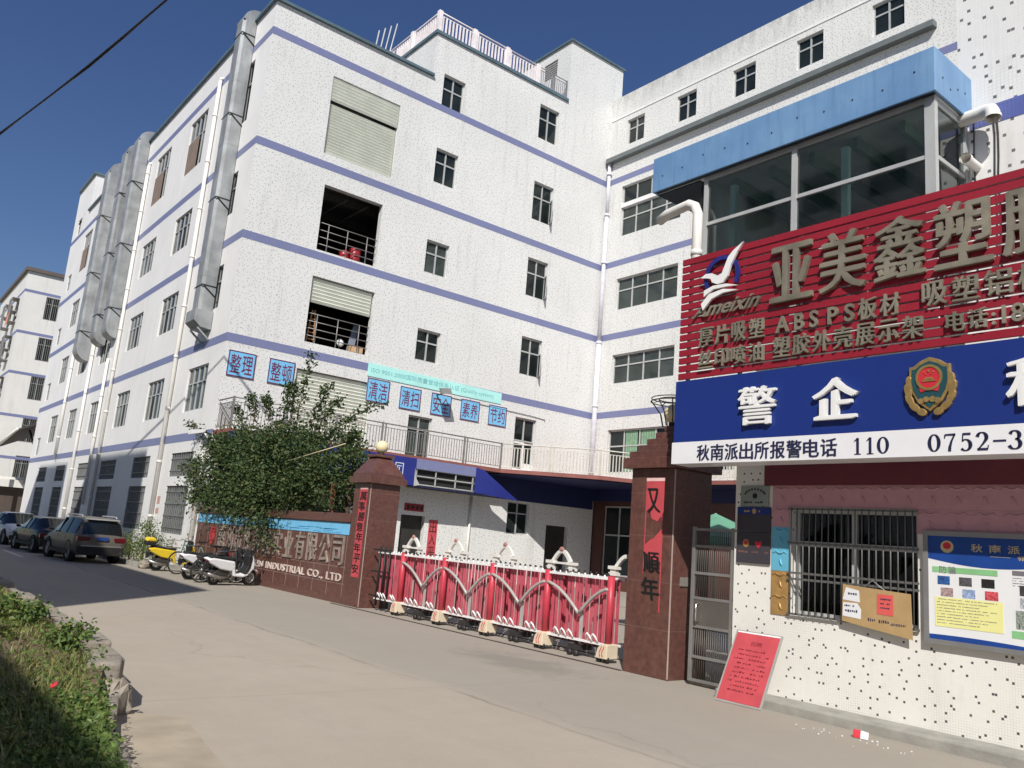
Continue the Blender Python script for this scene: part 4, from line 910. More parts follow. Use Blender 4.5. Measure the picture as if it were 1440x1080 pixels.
pL, zL = pillar('gate_pillar', 'brown granite gate pillar with a round globe lamp on top, left of the red gate', 8.95, 16.06, .74, 2.66, .55, False)
pR, zR = pillar('gate_pillar', 'brown granite gate pillar partly behind the blue sign, right of the red gate', 8.82, 7.44, .80, 2.80, .50, True)
b = MB(); b.tube([(9.32, 16.43, zL), (9.32, 16.43, zL + .06)], .07, 12); gl_ = MB()
lamp = thing('globe_lamp', 'cream globe lamp standing on the left gate pillar', 'lamp', (9.32, 16.43, zL)); b.build('base', m_black, lamp); gl_.ball((9.32, 16.43, zL + .19), .145); gl_.build('globe', m_lamp, lamp)
lamp = thing('globe_lamp', 'globe lamp under a wire crown on the right gate pillar', 'lamp', (9.2, 7.84, zR)); b = MB(); b.tube([(9.2, 7.84, zR), (9.2, 7.84, zR + .06)], .07, 12)
for k in range(10):
    a = 2 * math.pi * k / 10; c_, s_ = math.cos(a), math.sin(a); b.tube([(9.2 + .16 * c_, 7.84 + .16 * s_, zR), (9.2 + .2 * c_, 7.84 + .2 * s_, zR + .18), (9.2 + .34 * c_, 7.84 + .34 * s_, zR + .36), (9.2 + .22 * c_, 7.84 + .22 * s_, zR + .40)], .009, 5)
for z, rr_ in ((.36, .34), (.40, .22), (.41, .33)): b.tube([(9.2 + rr_ * math.cos(2 * math.pi * k / 20), 7.84 + rr_ * math.sin(2 * math.pi * k / 20), zR + z) for k in range(21)], .008, 5)
b.build('wire_crown', m_black, lamp); gl_ = MB(); gl_.ball((9.2, 7.84, zR + .19), .145); gl_.build('globe', m_lamp, lamp)
def couplet(name, label, X, u0, u1, z0, z1, txt, torn=False):
    t = thing(name, label, 'paper banner', (X, (u0 + u1) / 2, z0)); b = MB()
    if not torn: fbox(b, 'x', X, u0, u1, z0, z1, .003, .006)
    else:
        w = u1 - u0
        b.prism([P('x', X, u, z, .003) for u, z in ((u0, z1), (u1, z1), (u1, z1 - .42), (u1 - w * .25, z1 - .40), (u1 - w * .35, z1 - .52), (u0 + w * .3, z1 - .56), (u0 + w * .12, z1 - .48), (u0, z1 - .60))], (0, 0, 0), (-.003, 0, 0))
        b.prism([P('x', X, u, z, .003) for u, z in ((u1, z1 - .90), (u1 - w * .3, z1 - .82), (u0 + w * .45, z1 - .78), (u0 + w * .2, z1 - .70), (u0, z1 - .64), (u0, z0 + .66), (u0 + w * .5, z0 + .70), (u1, z0 + .64))], (0, 0, 0), (-.003, 0, 0))
        b.box(P('x', X, u0, z0, .003), P('x', X, u0 + .02, z0 + .66, .005)); b.box(P('x', X, u1 - .015, z0 + .5, .003), P('x', X, u1, z0 + 1.7, .005))
    b.build('paper', m_paper, t)
    b = MB(); fbox(b, 'x', X, u0, u1, z1 + .001, z1 + .045, .003, .007); b.build('top_strip', mat('pink paper edge', (.75, .5, .48), .7), t)
    b = MB()
    if torn:
        brush(b, '又', X, u1 - .05, u0 + .06, z1 - .44, z1 - .10, .0065, -.15); brush(b, '順', X, u1 - .02, u0 + .02, z1 - 1.26, z1 - .98, .0065, -.1); brush(b, '年', X, u1 - .02, u0 + .0, z1 - 1.62, z1 - 1.32, .0065, -.15)
    else:
        stp = (z1 - z0 - .1) / len(txt)
        for i, ch in enumerate(txt): brush(b, ch, X, u1 - .03, u0 + .03, z1 - .05 - stp * (i + .86), z1 - .05 - stp * i, .0065, -.12 if i % 2 else .08)
    b.build('lettering', m_kblack, t); return t
couplet('paper_couplet', 'long red paper couplet with brushed characters on the left gate pillar', 8.95, 16.18, 16.52, .62, 2.52, '萬事勝意年年平安')
couplet('paper_couplet', 'torn red paper couplet hanging in strips on the right gate pillar', 8.82, 7.62, 7.95, .85, 2.62, '', True)
b = MB(); b.box((9.0, 7.425, 1.22), (9.16, 7.44, 1.34)); t = b.build('doorbell_plate', m_steel); tag(t, 'small metal plate on the side of the right gate pillar', 'plate')
# ================================================================== name wall
t = thing('name_wall', 'brown granite wall with the company name in metal characters under the tree', 'wall', (9.1, 22, 0))
NX = 8.97
b = MB(); b.box((NX, 16.81, 0), (NX + .3, 26.98, 1.78)); b.build('slab', m_granite, t)
b = MB(); b.box((NX - .05, 16.81, 1.78), (NX + .36, 26.98, 1.98)); b.box((NX - .02, 16.81, 0), (NX, 26.98, .14)); b.build('coping', m_granite, t, bevel=.01)
b = MB()
for k in range(40):
    y = 16.9 + k * .25; b.box((NX - .003, y, .14), (NX, y + .01, 1.5)) if k % 3 == 0 else None
for z in (.42, .78): b.box((NX - .0025, 16.82, z), (NX, 26.9, z + .008))
b.build('joint', mat('stained joint', (.33, .24, .21), .8), t)
b = MB(); fbox(b, 'x', NX, 16.85, 26.9, 1.50, 1.76, .001, .012); b.build('blue_strip', m_skyblue, t)
b = MB()
for i in range(60): 
    y = 16.95 + random.random() * 9.8; z = 1.52 + random.random() * .1; fbox(b, 'x', NX, y, y + random.uniform(.1, .7), z, z + .012, .012, .0135)
b.build('print', mat('blue print', (.05, .25, .45)), t)
m_nm = mat('worn pewter letter', (.36, .30, .26), .45, .3, .35, 5)
b = MB(); chars(b, '惠州市亚美鑫实业有限公司', 'x', NX, 24.95, 17.0, .82, 1.48, .003, .03, .004, .22); b.build('lettering', m_nm, t)
b = MB(); text(b, 'YAMEIXIN INDUSTRIAL CO., LTD', 'x', NX, 23.3, 16.98, .44, .64, .003, .02, .012, 1.1); b.build('lettering', mat('pale letter', (.62, .52, .47), .5, 0, .2, 6), t)
b = MB(); czn, cyn = 1.14, 25.5
for a in range(0, 360, 15):
    a0, a1 = math.radians(a), math.radians(a + 15)
    b.prism([P('x', NX, cyn - .2 * math.cos(q) * s_, czn + .27 * math.sin(q) * s_, .003) for q, s_ in ((a0, .78), (a0, 1), (a1, 1), (a1, .78))], (0, 0, 0), (-.02, 0, 0))
b.prism([P('x', NX, cyn - x, czn + z, .003) for x, z in ((-.14, -.2), (-.10, -.22), (.14, .2), (.10, .22))], (0, 0, 0), (-.02, 0, 0)); b.prism([P('x', NX, cyn - x, czn + z, .003) for x, z in ((.14, -.2), (.10, .02), (-.10, .22), (-.14, .2), (.08, -.22))], (0, 0, 0), (-.021, 0, 0)); b.build('emblem', mat('red logo', (.45, .05, .06), .5), t)
# ================================================================== retractable gate
GTX = 9.32
t = thing('retractable_gate', 'red and white retractable gate on wheels closed between the two brown pillars', 'gate', (GTX, 12, 0))
py = [14.75, 13.25, 11.75, 10.28, 8.86]
for y in py:
    b = MB(); b.tube([(GTX - .17, y, .26), (GTX - .17, y, 1.24)], .055, 14); b.build('post', mat('post red paint', (.50, .05, .075), .4, 0, .08), t)
    b = MB(); b.tube([(GTX + .17, y - .06, .26), (GTX + .17, y - .06, 1.22)], .045, 12); b.build('post', m_red, t)
b = MB()
for (ya, yb) in list(zip(py[:-1], py[1:])) + [(15.75, 14.75)]:
    n = 16
    for i in range(1, n):
        y = ya + (yb - ya) * i / n
        for x, off in ((GTX - .11, 0), (GTX + .12, .03)):
            if x < GTX and i in (4, 9, 13): continue
            if x > GTX and i % 4 == 0: continue
            b.box((x - .008, y + off - .027, .2), (x + .008, y + off + .027, 1.19))
b.build('slat', m_pink, t)
b = MB()
for (ya, yb) in zip(py[:-1], py[1:]):
    for i, dx_ in ((2, .02), (5, -.13), (5, .1)):
        y = ya + (yb - ya) * i / 9; b.box((GTX + dx_ - .012, y - .028, .18), (GTX + dx_ + .012, y + .028, 1.16 if i == 2 else .72))
    y = ya + (yb - ya) * 5 / 9
    for s0, s1 in ((ya, y), (yb, y)):
        pts = []
        for k in range(9):
            q = k / 8; pts.append((GTX - .20, s0 + (s1 - s0) * q, 1.05 - .42 * q ** 1.7))
        b.tube(pts, .026, 8)
b.build('arch_bar', mat('grey enamel', (.44, .42, .40), .4, .1, .08), t)
b = MB()
for (ya, yb) in list(zip(py[:-1], py[1:])) + [(15.75, 14.75)]:
    b.bar((GTX - .17, ya, 1.20), (GTX - .17, yb, 1.20), .045, .035); b.bar((GTX + .14, ya, 1.20), (GTX + .14, yb, 1.20), .045, .035); b.bar((GTX - .17, ya, .245), (GTX - .17, yb, .245), .06, .03); b.bar((GTX + .17, ya, .22), (GTX + .17, yb, .22), .06, .03)
    for i in range(1, 10):
        y = ya + (yb - ya) * i / 10; b.tube([(GTX - .17, y, 1.2), (GTX - .17, y, 1.25)], .014, 6)
    for i in (2, 3, 4, 6.6, 7.4):
        y = ya + (yb - ya) * i / 9; b.tube([(GTX - .17, y + .07, .26), (GTX - .22, y + .05, .34), (GTX - .24, y, .375), (GTX - .24, y - .05, .34), (GTX - .2, y - .07, .26)], .014, 6)
b.build('rail', m_white, t)
b = MB()
for (ya, yb) in zip(py[:-1], py[1:]):
    for i in range(11):
        y = ya + (yb - ya) * (i + .5) / 11; b.tube([(GTX - .17, y, 1.255), (GTX - .17, y, 1.285)], [.022, .014], 6)
b.build('finial', m_black, t)
for y in py:
    b = MB(); cr = MB(); x = GTX - .12; far = y > 9
    pts = [(x, y - .04 - .42 * k / 12, 1.38 + .17 * math.sin(math.pi * k / 12)) for k in range(13)]
    if not far: pts = pts[:7]
    for (pa, pb) in zip(pts[:-1], pts[1:]): b.bar(pa, pb, .05, .055)
    b.box((x - .05, y - .075, 1.255), (x + .05, y + .075, 1.30)); b.box((x - .035, y - .055, 1.301), (x + .035, y + .055, 1.345)); b.box((x - .055, y - .085, 1.346), (x + .055, y + .085, 1.395))
    if far:
        b.box((x - .05, y - .565, 1.255), (x + .05, y - .425, 1.295)); b.box((x - .035, y - .545, 1.296), (x + .035, y - .445, 1.34)); b.box((x - .055, y - .575, 1.341), (x + .055, y - .415, 1.385)); b.box((x - .03, y - .424, 1.345), (x + .03, y - .086, 1.375))
    cw = b.build('crown_arch', mat('white cast enamel', (.72, .70, .66), .4, 0, .05), t)
    if far:
        c0 = Vector((x - .02, y - .25, 1.55))
        for k in range(-2, 3):
            a = k * .5; d_ = Vector((0, math.sin(a), math.cos(a))); cr.tube([c0, c0 + d_ * .035, c0 + d_ * .07], [.012, .024, .006], 6)
        cr.build('flower', mat('rose ornament', (.40, .20, .17), .5), cw)
for y in py:
    b = MB(); prf = [(-.13, .06), (.10, .06), (.11, .27), (-.02, .27), (-.09, .20)]
    b.prism([(GTX - .30 + 0, y - px, pz) for px, pz in prf], (0, 0, 0), (.24, 0, 0)); tr2 = b.build('trolley', mat('cream plastic', (.70, .60, .45), .5, 0, .1), t, bevel=.012)
    b = MB()
    for px in (-.02, .03): b.tube([(GTX - .303, y - px + .02 * math.sin(k), .09 + k * .03) for k in range(6)], .006, 5)
    b.build('stripe', m_red, tr2)
    b = MB()
    for px in (-.09, .06): b.lathe([(.001, -.02), (.045, -.02), (.055, -.01), (.055, .01), (.045, .02), (.001, .02)], (GTX - .25, y - px, .055), (1, 0, 0), 14)
    b.build('wheel', m_tyre, tr2)
b = MB()
for (ya, yb) in zip(py[:-1], py[1:]):
    y = (ya + yb) / 2; b.box((GTX - .2, y - .12, .09), (GTX + .1, y + .12, .17))
    for s_ in (-.07, .07): b.lathe([(.001, -.02), (.045, -.02), (.045, .02), (.001, .02)], (GTX - .2, y + s_, .047), (1, 0, 0), 12)
    for i in range(10):
        yy = ya + (yb - ya) * (i + .5) / 10; b.bar((GTX - .15, yy - .05, .21), (GTX + .15, yy + .05, .15), .025)
b.build('undercarriage', mat('oily steel', (.05, .047, .045), .5, .4), t)
b = MB()
for k in range(6):
    y = 15.25 + k * .1; b.tube([(GTX - .2 + .07 * (k % 2), y, .1), (GTX - .2 + .07 * (k % 2), y, 1.32)], .022, 6)
for z in (.3, .8, 1.25): b.bar((GTX - .2, 15.2, z), (GTX - .2, 15.95, z), .03)
b.build('folded_section', m_black, t)
b = MB(); b.box((GTX - .55, 8.24, .001), (GTX - .51, 17.0, .012)); b.box((GTX + .3, 8.24, .001), (GTX + .34, 17.0, .012)); tag(b.build('gate_track', mat('rusty rail', (.09, .07, .06), .6, .4)), 'pair of rusty steel rails in the ground along the retractable gate', 'track')
# ================================================================== panels on the facade
def fpanel(txt, u0, u1, z0, z1, label):
    t = thing('slogan_panel', label, 'panel', ((u0 + u1) / 2, FY, z0), 0, 'blue slogan panels on the factory front')
    b = MB(); fbox(b, 'y', FY, u0, u1, z0, z1, .008, .03); b.build('sheet', m_skyblue, t)
    b = MB(); w = .035
    fbox(b, 'y', FY, u0, u1, z0, z0 + w, .031, .036); fbox(b, 'y', FY, u0, u1, z1 - w, z1, .031, .036); fbox(b, 'y', FY, u0, u0 + w, z0 + w, z1 - w, .031, .036); fbox(b, 'y', FY, u1 - w, u1, z0 + w, z1 - w, .031, .036); b.build('border', m_crim, t)
    b = MB(); chars(b, txt, 'y', FY, u0 + .09, u1 - .09, z0 + .12, z1 - .12, .031, .004, .004, .12); b.build('lettering', m_crim, t)
words = {'整理': 'nearest the left corner', '整顿': 'second from the left corner, above the bush', '清洁': 'just right of the lowest roller shutter', '清扫': 'left of the floodlight', '安全': 'behind the small floodlight', '素养': 'right of the floodlight', '节约': 'rightmost, nearest the inner corner'}
for (tx, a, b_, z0, z1) in (('整理', 9.16, 10.1, 6.33, 7.2), ('整顿', 10.58, 11.52, 6.33, 7.2), ('清洁', 14.4, 15.36, 6.36, 7.24), ('清扫', 15.84, 16.78, 6.32, 7.18), ('安全', 17.27, 18.22, 6.32, 7.18), ('素养', 18.7, 19.64, 6.34, 7.18), ('节约', 20.12, 21.06, 6.34, 7.18)):
    fpanel(tx, a, b_, z0, z1, 'sky blue slogan panel reading ' + tx + ', ' + words[tx])
t = thing('banner', 'faded turquoise banner with small printing stretched over the lilac band', 'banner', (17.5, FY, 7.3))
b = MB(); b.prism([P('y', FY, 14.36, 7.30, .012), P('y', FY, 20.72, 7.28, .012), P('y', FY, 20.72, 7.74, .012), P('y', FY, 14.36, 7.80, .012)], (0, 0, 0), (0, -.015, 0)); b.build('cloth', m_cyan, t)
b = MB(); text(b, 'ISO 9001:2008国际质量管理体系认证 (Quality system)', 'y', FY, 14.5, 20.3, 7.42, 7.66, .029, .002, .004); b.build('lettering', mat('faded teal print', (.20, .50, .52)), t)
t = thing('floodlight', 'small dark floodlight on a bracket in front of the middle slogan panels', 'floodlight', (17.45, FY, 7.0))
b = MB(); b.prism([(17.3, FY - .75, 7.05), (17.75, FY - .75, 7.12), (17.75, FY - .6, 7.36), (17.3, FY - .6, 7.29)], (0, 0, 0), (0, .16, .03)); b.build('housing', m_rail, t)
b = MB(); b.bar((17.5, FY - .62, 7.15), (17.5, FY, 7.1), .04); b.tube([(18.0, FY - .02, 7.13), (22.4, FY - .03, 7.05), (23.2, FY - .02, 7.0), (23.22, FY - .02, 6.9)], .012, 5); b.build('bracket', m_black, t)
# red couplets by the yard door
b = MB(); fbox(b, 'y', GY, 17.45, 17.85, .2, 2.25, .003, .008); t = b.build('door_couplet', m_paper); tag(t, 'red paper strip beside the yard door behind the gate', 'paper banner')
k_ = MB(); vchars(k_, '出入平安', 'y', GY, 17.5, 17.8, 2.15, .35, .009, .001, .005); k_.build('lettering', m_kblack, t)
b = MB(); fbox(b, 'y', GY, 16.3, 17.15, 2.5, 2.78, .003, .02); t = b.build('door_plaque', mat('dark red plaque', (.30, .02, .03), .6)); tag(t, 'dark red paper plaque over the yard door behind the gate', 'plaque')
k_ = MB(); dk = [.1, .3, .5, .68]
for q in dk: fbox(k_, 'y', GY, 16.3 + q, 16.3 + q + .12, 2.57, 2.71, .021, .022)
k_.build('lettering', m_kblack, t)
b = MB(); b.tube([(19.3, GY - .06, 0), (19.3, GY - .06, 3.3)], .05, 8); tag(b.build('yard_drain_pipe', m_pvc), 'thin pale drain pipe on the ground floor front behind the gate', 'pipe')
# things in the openings
def drum(x, y, z, label, r=.22, h=.55):
    t = thing('drum', label, 'drum', (x, y, z)); b = MB(); b.lathe([(.001, 0), (r, 0), (r, h * .33), (r * 1.03, h * .35), (r, h * .37), (r, h * .66), (r * 1.03, h * .68), (r, h * .7), (r, h)], (x, y, z), n=20); b.build('body', mat('red drum paint', (.30, .02, .03), .4), t)
    b = MB(); b.lathe([(r * .97, h - .02), (r, h + .015), (.001, h + .01)], (x, y, z), n=20); b.build('lid', mat('dark red lid', (.30, .02, .03), .4), t)
drum(13.55, 27.6, 11.5, 'tall red drum behind the railing in the open bay', .22, .62); drum(13.12, 27.62, 11.5, 'shorter red drum left of the tall one in the open bay', .19, .42)
t = thing('carton', 'brown carton on the floor of the half shuttered bay', 'carton', (14.0, 27.5, 8.05)); b = MB(); b.box((13.78, 27.36, 8.05), (14.24, 27.8, 8.40)); b.build('body', mat('carton board', (.50, .33, .20), .8), t); b = MB(); b.box((13.775, 27.55, 8.12), (14.245, 27.6, 8.405)); b.build('tape', mat('tape', (.6, .48, .3), .4), t)
t = thing('work_fan', 'round white fan behind the railing of the half shuttered bay', 'fan', (13.35, 27.55, 8.05)); b = MB(); b.tube([(13.35, 27.55, 8.05), (13.35, 27.55, 8.3)], .02, 6); b.lathe([(.12, 0), (.12, .02), (.001, .02)], (13.35, 27.55, 8.05)); b.build('stand', m_rail, t); b = MB(); b.lathe([(.001, -.05), (.10, -.05), (.15, 0), (.10, .05), (.001, .05)], (13.35, 27.5, 8.4), (0, -1, 0), 18); b.build('cage', m_white, t)
t = thing('ladder', 'wooden step ladder standing left inside the half shuttered bay', 'ladder', (12.15, 27.6, 8.05)); b = MB(); b.bar((12.0, 27.55, 8.05), (12.15, 27.6, 9.4), .05); b.bar((12.35, 27.55, 8.05), (12.25, 27.6, 9.4), .05)
for k in range(5): b.bar((12.03 + .02 * k, 27.56, 8.3 + k * .25), (12.33 - .02 * k, 27.56, 8.3 + k * .25), .04)
b.build('frame', mat('orange wood', (.45, .24, .12), .6), t)
t = thing('panel_board', 'grey blue board leaning inside the right end of the half shuttered bay', 'board', (13.9, 27.8, 8.05)); b = MB(); b.prism([(13.7, 27.7, 8.05), (14.0, 27.7, 8.05), (14.25, 27.9, 9.3), (14.02, 27.9, 9.3)], (0, 0, 0), (0, .04, 0)); b.build('sheet', mat('grey blue sheet', (.22, .25, .33), .5), t)
# ================================================================== drain pipes and ducts
def dpipe(label, Y, z0, z1, r=.075, X=FX - .10, hook=True):
    b = MB(); b.tube([(X, Y, z0), (X, Y, z1)], r, 10)
    z = z0 + 1.2
    while z < z1: b.tube([(X, Y, z), (X, Y, z + .09)], r * 1.18, 10); z += 2.0
    if hook: b.tube([(X, Y, z1), (X + .02, Y, z1 + .08), (X + .12, Y, z1 + .1)], r, 10)
    tag(b.build('drain_pipe', m_pvc), label, 'pipe', 'white drain pipes on the street side of the factory')
dpipe('tall white drain pipe between the first and second window columns of the street side', 32.1, .3, 19.1)
dpipe('white drain pipe just right of the paired ducts', 41.9, .9, 18.6)
dpipe('short white drain pipe ending below the second floor band', 43.4, 1.8, 8.9, .07, hook=False)
dpipe('white drain pipe rising to the foot of the paired ducts', 47.2, .3, 11.0)
dpipe('farthest white drain pipe, ending above the ground floor band', 52.3, 4.2, 10.6)
b = MB(); b.tube([(FX - .1, 27.3, .1), (FX - .1, 27.3, 4.1), (FX - .1, 27.28, 4.35)], .07, 10); tag(b.build('drain_pipe', m_pvc), 'short white drain pipe at the near factory corner, ending under the balcony', 'pipe', 'white drain pipes on the street side of the factory')
b = MB(); X = WXX - .1
b.tube([(X, 26.82, 4.5), (X, 26.82, 11.0)], .12, 10); b.tube([(X, 26.82, 11.0), (X, 26.82, 17.3)], .10, 10); b.tube([(X, 26.82, 17.3), (X, 26.82, 20.05)], .085, 10)
for z in (8.0, 11.0, 14.9, 17.3, 19.4): b.tube([(X, 26.82, z), (X, 26.82, z + .12)], .135, 10)
tag(b.build('drain_pipe', mat('lilac white pipe', (.66, .66, .72), .45)), 'fat lilac white drain pipe in the inner corner of the courtyard', 'pipe')
t = thing('wall_lamp', 'small white floodlight on the near corner of the factory above the bush', 'floodlight', (8.8, 27.1, 4.3)); b = MB(); b.prism([(8.3, 26.9, 4.22), (8.75, 26.9, 4.34), (8.75, 26.9, 4.44), (8.3, 26.9, 4.36)], (0, 0, 0), (0, .3, 0)); b.build('housing', m_white, t); b = MB(); b.bar((8.75, 27.05, 4.36), (9.0, 27.05, 4.3), .05); b.build('bracket', m_black, t)
def duct(label, Y, w, x0, x1, z0, z1, bottom='elbow', shoulder=True):
    t = thing('ventilation_duct', label, 'duct', (x1, Y, z0), 0, 'galvanised ducts up the street side of the factory')
    b = MB(); xm = (x0 + x1) / 2
    yl, yr = Y - w / 2, Y + w / 2; c = .10
    def sect(z, dx=0, k=1.0): return [(x0 + dx, yl + c, z), (x0 + c + dx, yl, z), (x1 + dx, yl, z), (x1 + dx, yr, z), (x0 + c + dx, yr, z), (x0 + dx, yr - c, z)]
    z = z0; secs = [sect(z0)]
    n = max(2, int((z1 - z0) / 1.15))
    vs = []; fs = []
    for i in range(n):
        za, zb = z0 + (z1 - z0) * i / n, z0 + (z1 - z0) * (i + 1) / n
        o = .004 * (i % 2)
        s0 = [(x - o * (x < xm), y + (o if y > Y else -o), za) for x, y, _ in sect(za)]; s1 = [(x, y, zb) for x, y, _ in s0]
        b.raw(s0 + s1, [(k, (k + 1) % 6, 6 + (k + 1) % 6, 6 + k) for k in range(6)] + [(0, 1, 2, 3, 4, 5), (11, 10, 9, 8, 7, 6)])
    # top bend going over the roof edge
    R = x1 - x0 + .1; pts = []
    for k in range(7):
        a = math.pi / 2 * k / 6
        pts.append((x1 + .1 - R * math.cos(a), z1 + R * math.sin(a) * .9))
    for i in range(6):
        (xa, za), (xb, zb) = pts[i], pts[i + 1]
        b.raw([(xa, yl, za), (xb, yl, zb), (x1 + .1, yl, zb), (x1 + .1, yl, za), (xa, yr, za), (xb, yr, zb), (x1 + .1, yr, zb), (x1 + .1, yr, za)], [(0, 3, 2, 1), (4, 5, 6, 7), (0, 1, 5, 4)])
    if bottom == 'elbow':
        R = x1 - x0 + .0; pts = [(x1 - R * math.cos(math.pi / 2 * k / 6), z0 - R * 1.0 * math.sin(math.pi / 2 * k / 6)) for k in range(7)]
        for i in range(6):
            (xa, za), (xb, zb) = pts[i], pts[i + 1]
            b.raw([(xa, yl, za), (xb, yl, zb), (x1, yl, zb), (x1, yl, za), (xa, yr, za), (xb, yr, zb), (x1, yr, zb), (x1, yr, za)], [(0, 1, 2, 3), (4, 7, 6, 5), (0, 4, 5, 1)])
    b.build('casing', m_galv, t)
    s = MB(); z = z0 + .9
    while z < z1 + .2:
        s.box((x0 - .012, yl - .012, z), (x1, yl - .001, z + .045)); s.box((x0 - .012, yl - .012, z), (x0 - .001, yr + .012, z + .045)); s.bar((x0 + .05, yl - .02, z), (FX, yl - .02, z - .35), .035); z += 3.3 if z1 - z0 > 9 else 3
    s.build('strap', m_black, t)
    return t
d1 = duct('nearest galvanised duct, by the corner windows, ending in a square shoe', 29.25, .78, 8.5, 9.0, 8.75, 20.15, 'shoe')
b = MB(); b.prism([(8.38, 28.45, 8.75), (8.38, 28.45, 8.35), (8.62, 28.45, 8.15), (9.0, 28.45, 8.1), (9.0, 28.45, 8.75)], (0, .3, 0), (0, 1.28, 0)); b.bar((8.55, 28.85, 8.12), (9.0, 28.85, 7.75), .06); b.bar((8.55, 29.6, 8.12), (9.0, 29.6, 7.75), .06); b.build('shoe', m_galv, d1)
duct('right one of the paired galvanised ducts in the middle of the street side', 43.35, 1.0, 8.45, 9.0, 10.4, 20.2)
duct('left one of the paired galvanised ducts in the middle of the street side', 45.55, 1.0, 8.40, 9.0, 10.4, 20.2)
duct('farthest galvanised duct, nearest the stair tower', 49.0, 1.1, 8.35, 9.0, 10.05, 20.2)
# ================================================================== far building and shed
t = thing('far_apartment_block', 'pale five storey block with thin lilac bands beyond the factory', 'apartment block', (15, 80, 0))
BX, BYY = 8.5, 75.0
b = MB(); hw = [(10.1, 11.1, z, z + 1.9) for z in (16.4, 13.0, 9.8, 6.4, 3.4)]; wall(b, 'y', BYY, BX, 22, 0, 20.1, hw, .2); hs = [(u, u + 1.6, z, z + 1.7) for u in (77, 80.5) for z in (16.4, 13.2, 9.8, 6.6)]; wall(b, 'x', BX, BYY, 90, 0, 20.1, hs, .2)
b.face([(22, BYY, 0), (22, 90, 0), (22, 90, 20.1), (22, BYY, 20.1)]); b.face([(BX, BYY, 20.1), (22, BYY, 20.1), (22, 90, 20.1), (BX, 90, 20.1)]); b.build('wall', m_far, t)
b = MB(); b.box((BX - .2, BYY - .2, 20.1), (22.2, 90, 20.4)); b.build('coping', mat('dark roof edge', (.12, .10, .09), .7), t)
b = MB()
for z in (18.6, 15.2, 11.9, 8.5, 5.2): fbox(b, 'y', BYY, BX, 22, z - .22, z, 0, .01); fbox(b, 'x', BX, BYY - .01, 90, z - .22, z, 0, .01)
b.build('band', m_band, t)
for h in hw:
    w = window(t, 'y', BYY, *h, 2, .3, .1, .06); g = MB()
    for k in range(7): u = h[0] + .08 + k * .14; fbox(g, 'y', BYY, u, u + .03, h[2], h[3], -.03, .0)
    g.build('grille', m_rail, w)
for h in hs:
    w = window(t, 'x', BX, *h, 2, .3, .1, .06); g = MB()
    for k in range(9): u = h[0] + k * .2; fbox(g, 'x', BX, u, u + .03, h[2] - .3, h[3], .5, .53)
    for z in (h[2] - .3, h[2] + .6, h[3]): fbox(g, 'x', BX, h[0], h[1], z, z + .04, 0, .53)
    g.build('cage', m_rail, w)
m_cl = [mat('orange cloth', (.6, .25, .08), .8), mat('pink cloth', (.45, .2, .22), .8), mat('grey cloth', (.25, .25, .3), .8)]
for i, (u, z) in enumerate(((77.1, 15.9), (77.7, 15.8), (80.7, 15.9), (77.4, 9.7), (78.0, 9.6))):
    b = MB(); n = 6
    for k in range(n): b.face([P('x', BX, u + k * .08, z, .56 + .03 * (k % 2)), P('x', BX, u + k * .08, z + .9, .55), P('x', BX, u + (k + 1) * .08, z + .9, .55), P('x', BX, u + (k + 1) * .08, z, .56 + .03 * ((k + 1) % 2))])
    tag(b.build('washing', m_cl[i % 3]), ['orange washing on the nearer top window cage of the far block', 'pinkish washing beside the orange piece on the far block', 'grey washing on the farther top cage of the far block', 'orange washing on a lower cage of the far block', 'pinkish washing on a lower cage of the far block'][i], 'laundry')
t = thing('lean_to', 'dark lean to roof with a white gutter pipe between the factory and the far block', 'shed', (10, 66, 0))
b = MB(); b.prism([(8.2, 62, 6.4), (8.2, 70, 5.6), (12, 70, 7.6), (12, 62, 8.4)], (0, 0, -.12), (0, 0, 0)); b.build('roof', mat('rusty sheet roof', (.07, .06, .055), .8), t)
b = MB(); b.tube([(8.1, 69, 5.6), (8.1, 69, 2.9), (7.7, 69.2, 2.5), (7.7, 69.2, 0)], .11, 8); b.tube([(8.15, 62, 6.35), (8.15, 70, 5.6)], .1, 6); b.build('gutter', m_pvc, t)
b = MB(); b.box((5.5, 70.5, 2.75), (14, 71, 3.3)); b.box((5.5, 70.9, 3.3), (14, 71, 3.5)); b.build('fascia', m_far, t); b = MB(); b.box((7.2, 71.01, 0), (14, 71.3, 2.75)); b.build('opening_shade', mat('dark shed opening', (.09, .07, .06), .9), t)  # dark sheet under the fascia stands in for the shaded shed opening
b = MB(); b.box((9.1, 61.3, 2.9), (9.3, 62.5, 4.2)); b.bar((9.2, 61.2, 5.2), (9.2, 65, 6.8), .1); b.build('bracket', m_black, t)
t = thing('street_wall', 'low dark wall closing the end of the street', 'wall', (4, 92, 0)); b = MB(); b.box((-6, 92, 0), (8.5, 92.3, 3.2)); b.build('panel', mat('dark street wall', (.10, .09, .08), .9), t); b = MB(); b.box((-6, 91.95, 3.2), (8.5, 92.35, 3.35)); b.build('coping', m_concrete, t)
